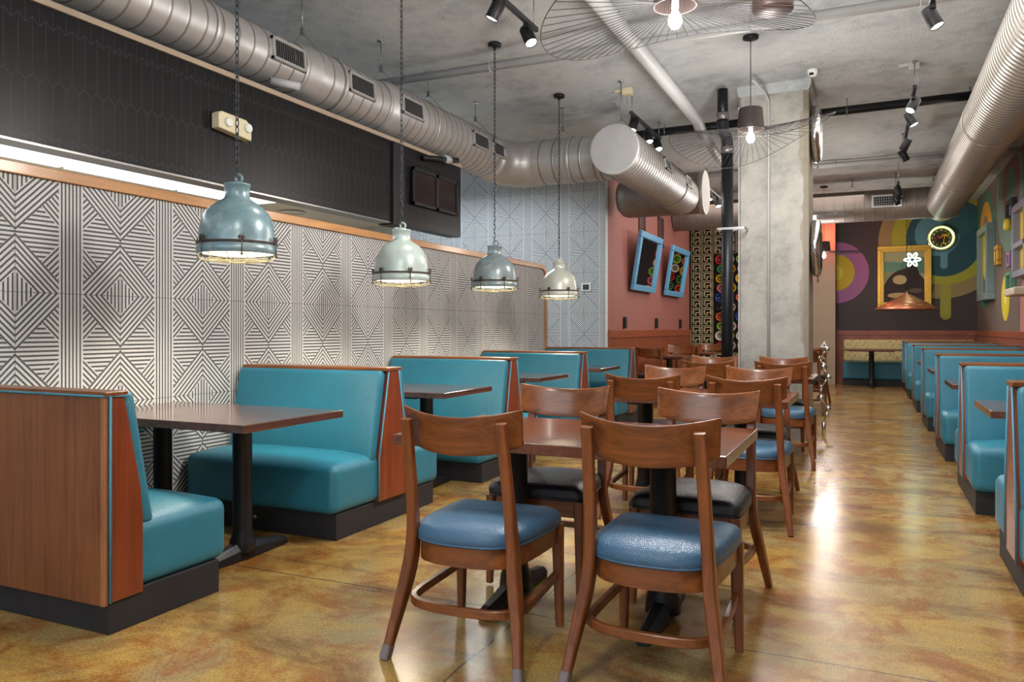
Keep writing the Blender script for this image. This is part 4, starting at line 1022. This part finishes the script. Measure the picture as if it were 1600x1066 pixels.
for a in (20, 60, 110, 150, 200, -20): mb.tube([(.07, -.099, .035), (.07 + .03 * cos(radians(a)), -.099, .045 + .025 * sin(radians(a)) + .008), (.07 + .065 * cos(radians(a)), -.099, .03 + .05 * sin(radians(a)))], .007, 5)
mb.box(.0, -.1, -.12, .1, -.096, -.105).build('palm_emblem', 'sun_yellow', fc)
mb = MB()
for zz in (.0, -.045): mb.tube([(-.12 + .018 * k, -.099, zz + .025 * (k % 2) + .006 * k * .8) for k in range(9)], .006, 5)
mb.build('script_emblem', 'sign_red', fc)
mb = MB().tube([(0, -.1, 0), (-.06, -.1, .04)], .004, 5).tube([(0, -.1, 0), (.03, -.1, .10)], .003, 5).build('hand', 'white', fc)
ny_ = 16.9
cx_ = .64
T = thing('cone_lamp', (cx_, ny_, 1.60), 'wide copper cone shade with punched oval holes hanging before the gold picture', 'pendant lamp')
MB().lathe([(.56, -.02), (.565, 0), (.30, .14), (.05, .28), (.012, .31), (.01, .34)], seg=48, cap=False).build('shade', 'copper', T)
mb = MB()
for rr, n_, sz in ((.46, 12, .045), (.27, 8, .038)):
    for k in range(n_):
        a = 2 * pi * k / n_ + rr; zz = .14 - (rr - .30) * .53 if rr > .3 else .14 + (.30 - rr) * .56
        c0 = Vector((rr * cos(a), rr * sin(a), zz + .004)); tng = Vector((-sin(a), cos(a), 0)); rad_ = Vector((cos(a), sin(a), -.54)).normalized(); nn = tng.cross(rad_)
        if nn.z < 0: nn = -nn
        vs_ = [c0 + tng * sz * cos(b_) + rad_ * sz * .6 * sin(b_) + nn * .002 for b_ in [2 * pi * i / 14 for i in range(14)]]
        mb.add(vs_, [tuple(range(14))])
mb.build('punched_hole', 'gold', T)
mb = MB(); z = .34; k = 0; top = ceiling_z(cx_, ny_) - 1.60
while z < top - .06:
    pts = [((.012 * cos(2 * pi * i / 8) if k % 2 else 0), (0 if k % 2 else .012 * cos(2 * pi * i / 8)), z + .02 + .03 * sin(2 * pi * i / 8)) for i in range(8)]
    mb.tube(pts, .004, 4, closed=True); z += .05; k += 1
mb.build('chain', 'black', T)
T = thing('neon_star', (.74, 17.0, 2.55), 'small white-green neon flower glowing in front of the gold picture', 'neon sign')
pts = []
for k in range(48):
    a = 2 * pi * k / 48; r = .10 + .045 * cos(6 * a); pts.append((r * cos(a), 0, r * sin(a)))
MB().tube(pts, .012, 6, closed=True).torus((0, 0, 0), .045, .010, 'y', 18, 6).build('tube', 'neon_white', T)
MB().tube([(0, .02, .14), (-.05, .02, .5), (-.06, .0, 1.33)], .004, 5).build('cord', 'black', T)
point('neon_light', (.74, 16.85, 2.55), 3, (.6, 1, .75), .1)

# ------------------------------------------------------------------ right wall pictures
def wall_frame(y0, y1, z0, z1, m, inner, label, e=.09, t=.08, cat='picture', name='framed_picture'):
    T = thing(name, (RX, (y0 + y1) / 2, z0), label, cat); w2 = (y1 - y0) / 2; h = z1 - z0; mb = MB()
    mb.box(-t, -w2, 0, 0, w2, e).box(-t, -w2, h - e, 0, w2, h).box(-t, -w2, e, 0, -w2 + e, h - e).box(-t, w2 - e, e, 0, w2, h - e)
    mb.build('frame', m, T, .008); box(-t * .4, -w2 + e * .8, e * .8, -t * .25, w2 - e * .8, h - e * .8).build('picture', inner, T); return T
M['art_yellow'] = mural('yellow_blue_print', 'Y', (206, 186, 84), [('e', 0, .3, .5, .35, (90, 120, 150)), ('e', .2, .7, .2, .3, (230, 214, 120))])
wall_frame(16.3, 17.7, 1.74, 3.12, 'teal_frame', 'art_yellow', 'tall sage grey framed print on the right wall, near the corner', .13, .14)
wall_frame(15.5, 15.85, 2.30, 2.64, 'gold', 'dark_void', 'small orange-gold frame beside the tall sage framed print', .08)
wall_frame(14.0, 14.6, 2.80, 3.22, 'dark_grey', 'lav_frame', 'small dark frame above the yellow wall lamp', .06)
wall_frame(14.2, 14.5, 2.18, 2.42, 'purple_frame', 'dark_void', 'small purple frame left of the large grey frame', .06)
wall_frame(14.1, 14.6, 1.78, 2.10, 'green_frame', 'dark_void', 'small green frame under the purple frame', .06)
T = thing('window_frame_decor', (RX, 12.55, 1.95), 'large lavender grey window-like frame with yellow panes on the right wall', 'picture')
mb = MB()
for a, b_, c_, d_ in ((-1.0, 0, 1.0, .1), (-1.0, .95, 1.0, 1.05), (-1.0, .1, -.88, .95), (.88, .1, 1.0, .95), (-.05, .1, .05, .95), (-.88, .42, .88, .50)): mb.box(-.14, a, b_, 0, c_, d_)
mb.build('frame', 'lav_frame', T, .008); box(-.05, -.9, .08, -.03, .9, .97).build('pane', 'sun_yellow', T)
T = thing('wall_lamp', (RX, 14.05, 2.83), 'small yellow wall lamp beside the large lavender frame', 'wall lamp')
MB().tube([(0, 0, .1), (-.07, 0, .12), (-.12, 0, .06)], .015, 8).build('arm', 'dark_grey', T)
MB().lathe([(.035, .05), (.055, 0), (.058, -.09), (.036, -.13), (.001, -.13)], (-.12, 0, .02), 20).build('shade', 'sun_yellow', T)
# red sign, chrome rings and metal figure beside the column
T = thing('hanging_sign', (-1.0, 17.85, 3.14), 'small red glowing sign behind the right edge of the column', 'sign')
box(-.02, -.12, 0, .02, .12, .2).build('lit_panel', 'red_glow', T, .004); MB().tube([(0, 0, .2), (0, 0, ceiling_z(-1.0, 17.85) - 3.14)], .008, 6).build('stem', 'white_pipe', T)
point('red_sign_light', (-.86, 17.95, 3.2), 9, (1, .12, .06), .1)
def rim_disc(y, z, R, label):
    T = thing('wall_disc', (cx1, y, z), label, 'round sign', 'chrome rimmed discs on the column side')
    MB().lathe([(.001, .02), (R, .02), (R + .02, .05), (R + .01, .10), (R - .03, .11), (R - .05, .07), (.001, .07)], seg=40, axis='x').build('rim', 'chrome', T)
    MB().lathe([(.001, .071), (R - .05, .071), (R - .05, .075), (.001, .075)], seg=36, axis='x').build('face', 'dark_grey', T)
    MB().torus((.075, 0, -R - .05), .03, .008, 'x', 16).box(.02, -.03, R + .01, .06, .03, R + .07).build('bracket', 'steel', T)
rim_disc(9.40, 2.12, .30, 'chrome rimmed disc on the column side, lower one')
rim_disc(9.40, 3.40, .30, 'chrome rimmed disc on the column side, upper one')
T = thing('metal_sculpture', (-.585, 9.6, 0), 'polished metal figure of joined knobs and rods at the right edge of the column', 'sculpture')
mb = MB(); random.seed(3)
pz = [.12, .30, .42, .55, .66, .78, .88, .98]
for i, z in enumerate(pz):
    r = .022 + .013 * (i % 3); ox = .05 * sin(i * 1.9); mb.lathe([(.001, -r), (r * .7, -r * .7), (r, 0), (r * .7, r * .7), (.001, r)], (.10 + ox, 0, z), 14)
    if i: mb.tube([(.10 + .05 * sin((i - 1) * 1.9), 0, pz[i - 1]), (.10 + ox, 0, z)], .011, 8)
mb.tube([(.10, 0, 0), (.10, 0, .15)], .022, 8).build('body', 'chrome', T)
MB().prism([(.06, 1.0), (.14, .99), (.11, 1.08)], -.03, .03, 'y').build('head_plate', 'white', T, .01)
MB().lathe([(.001, -.034), (.010, -.033), (.010, -.03)], (.107, 0, 1.025), 12, 'y').build('eye', 'black', T)
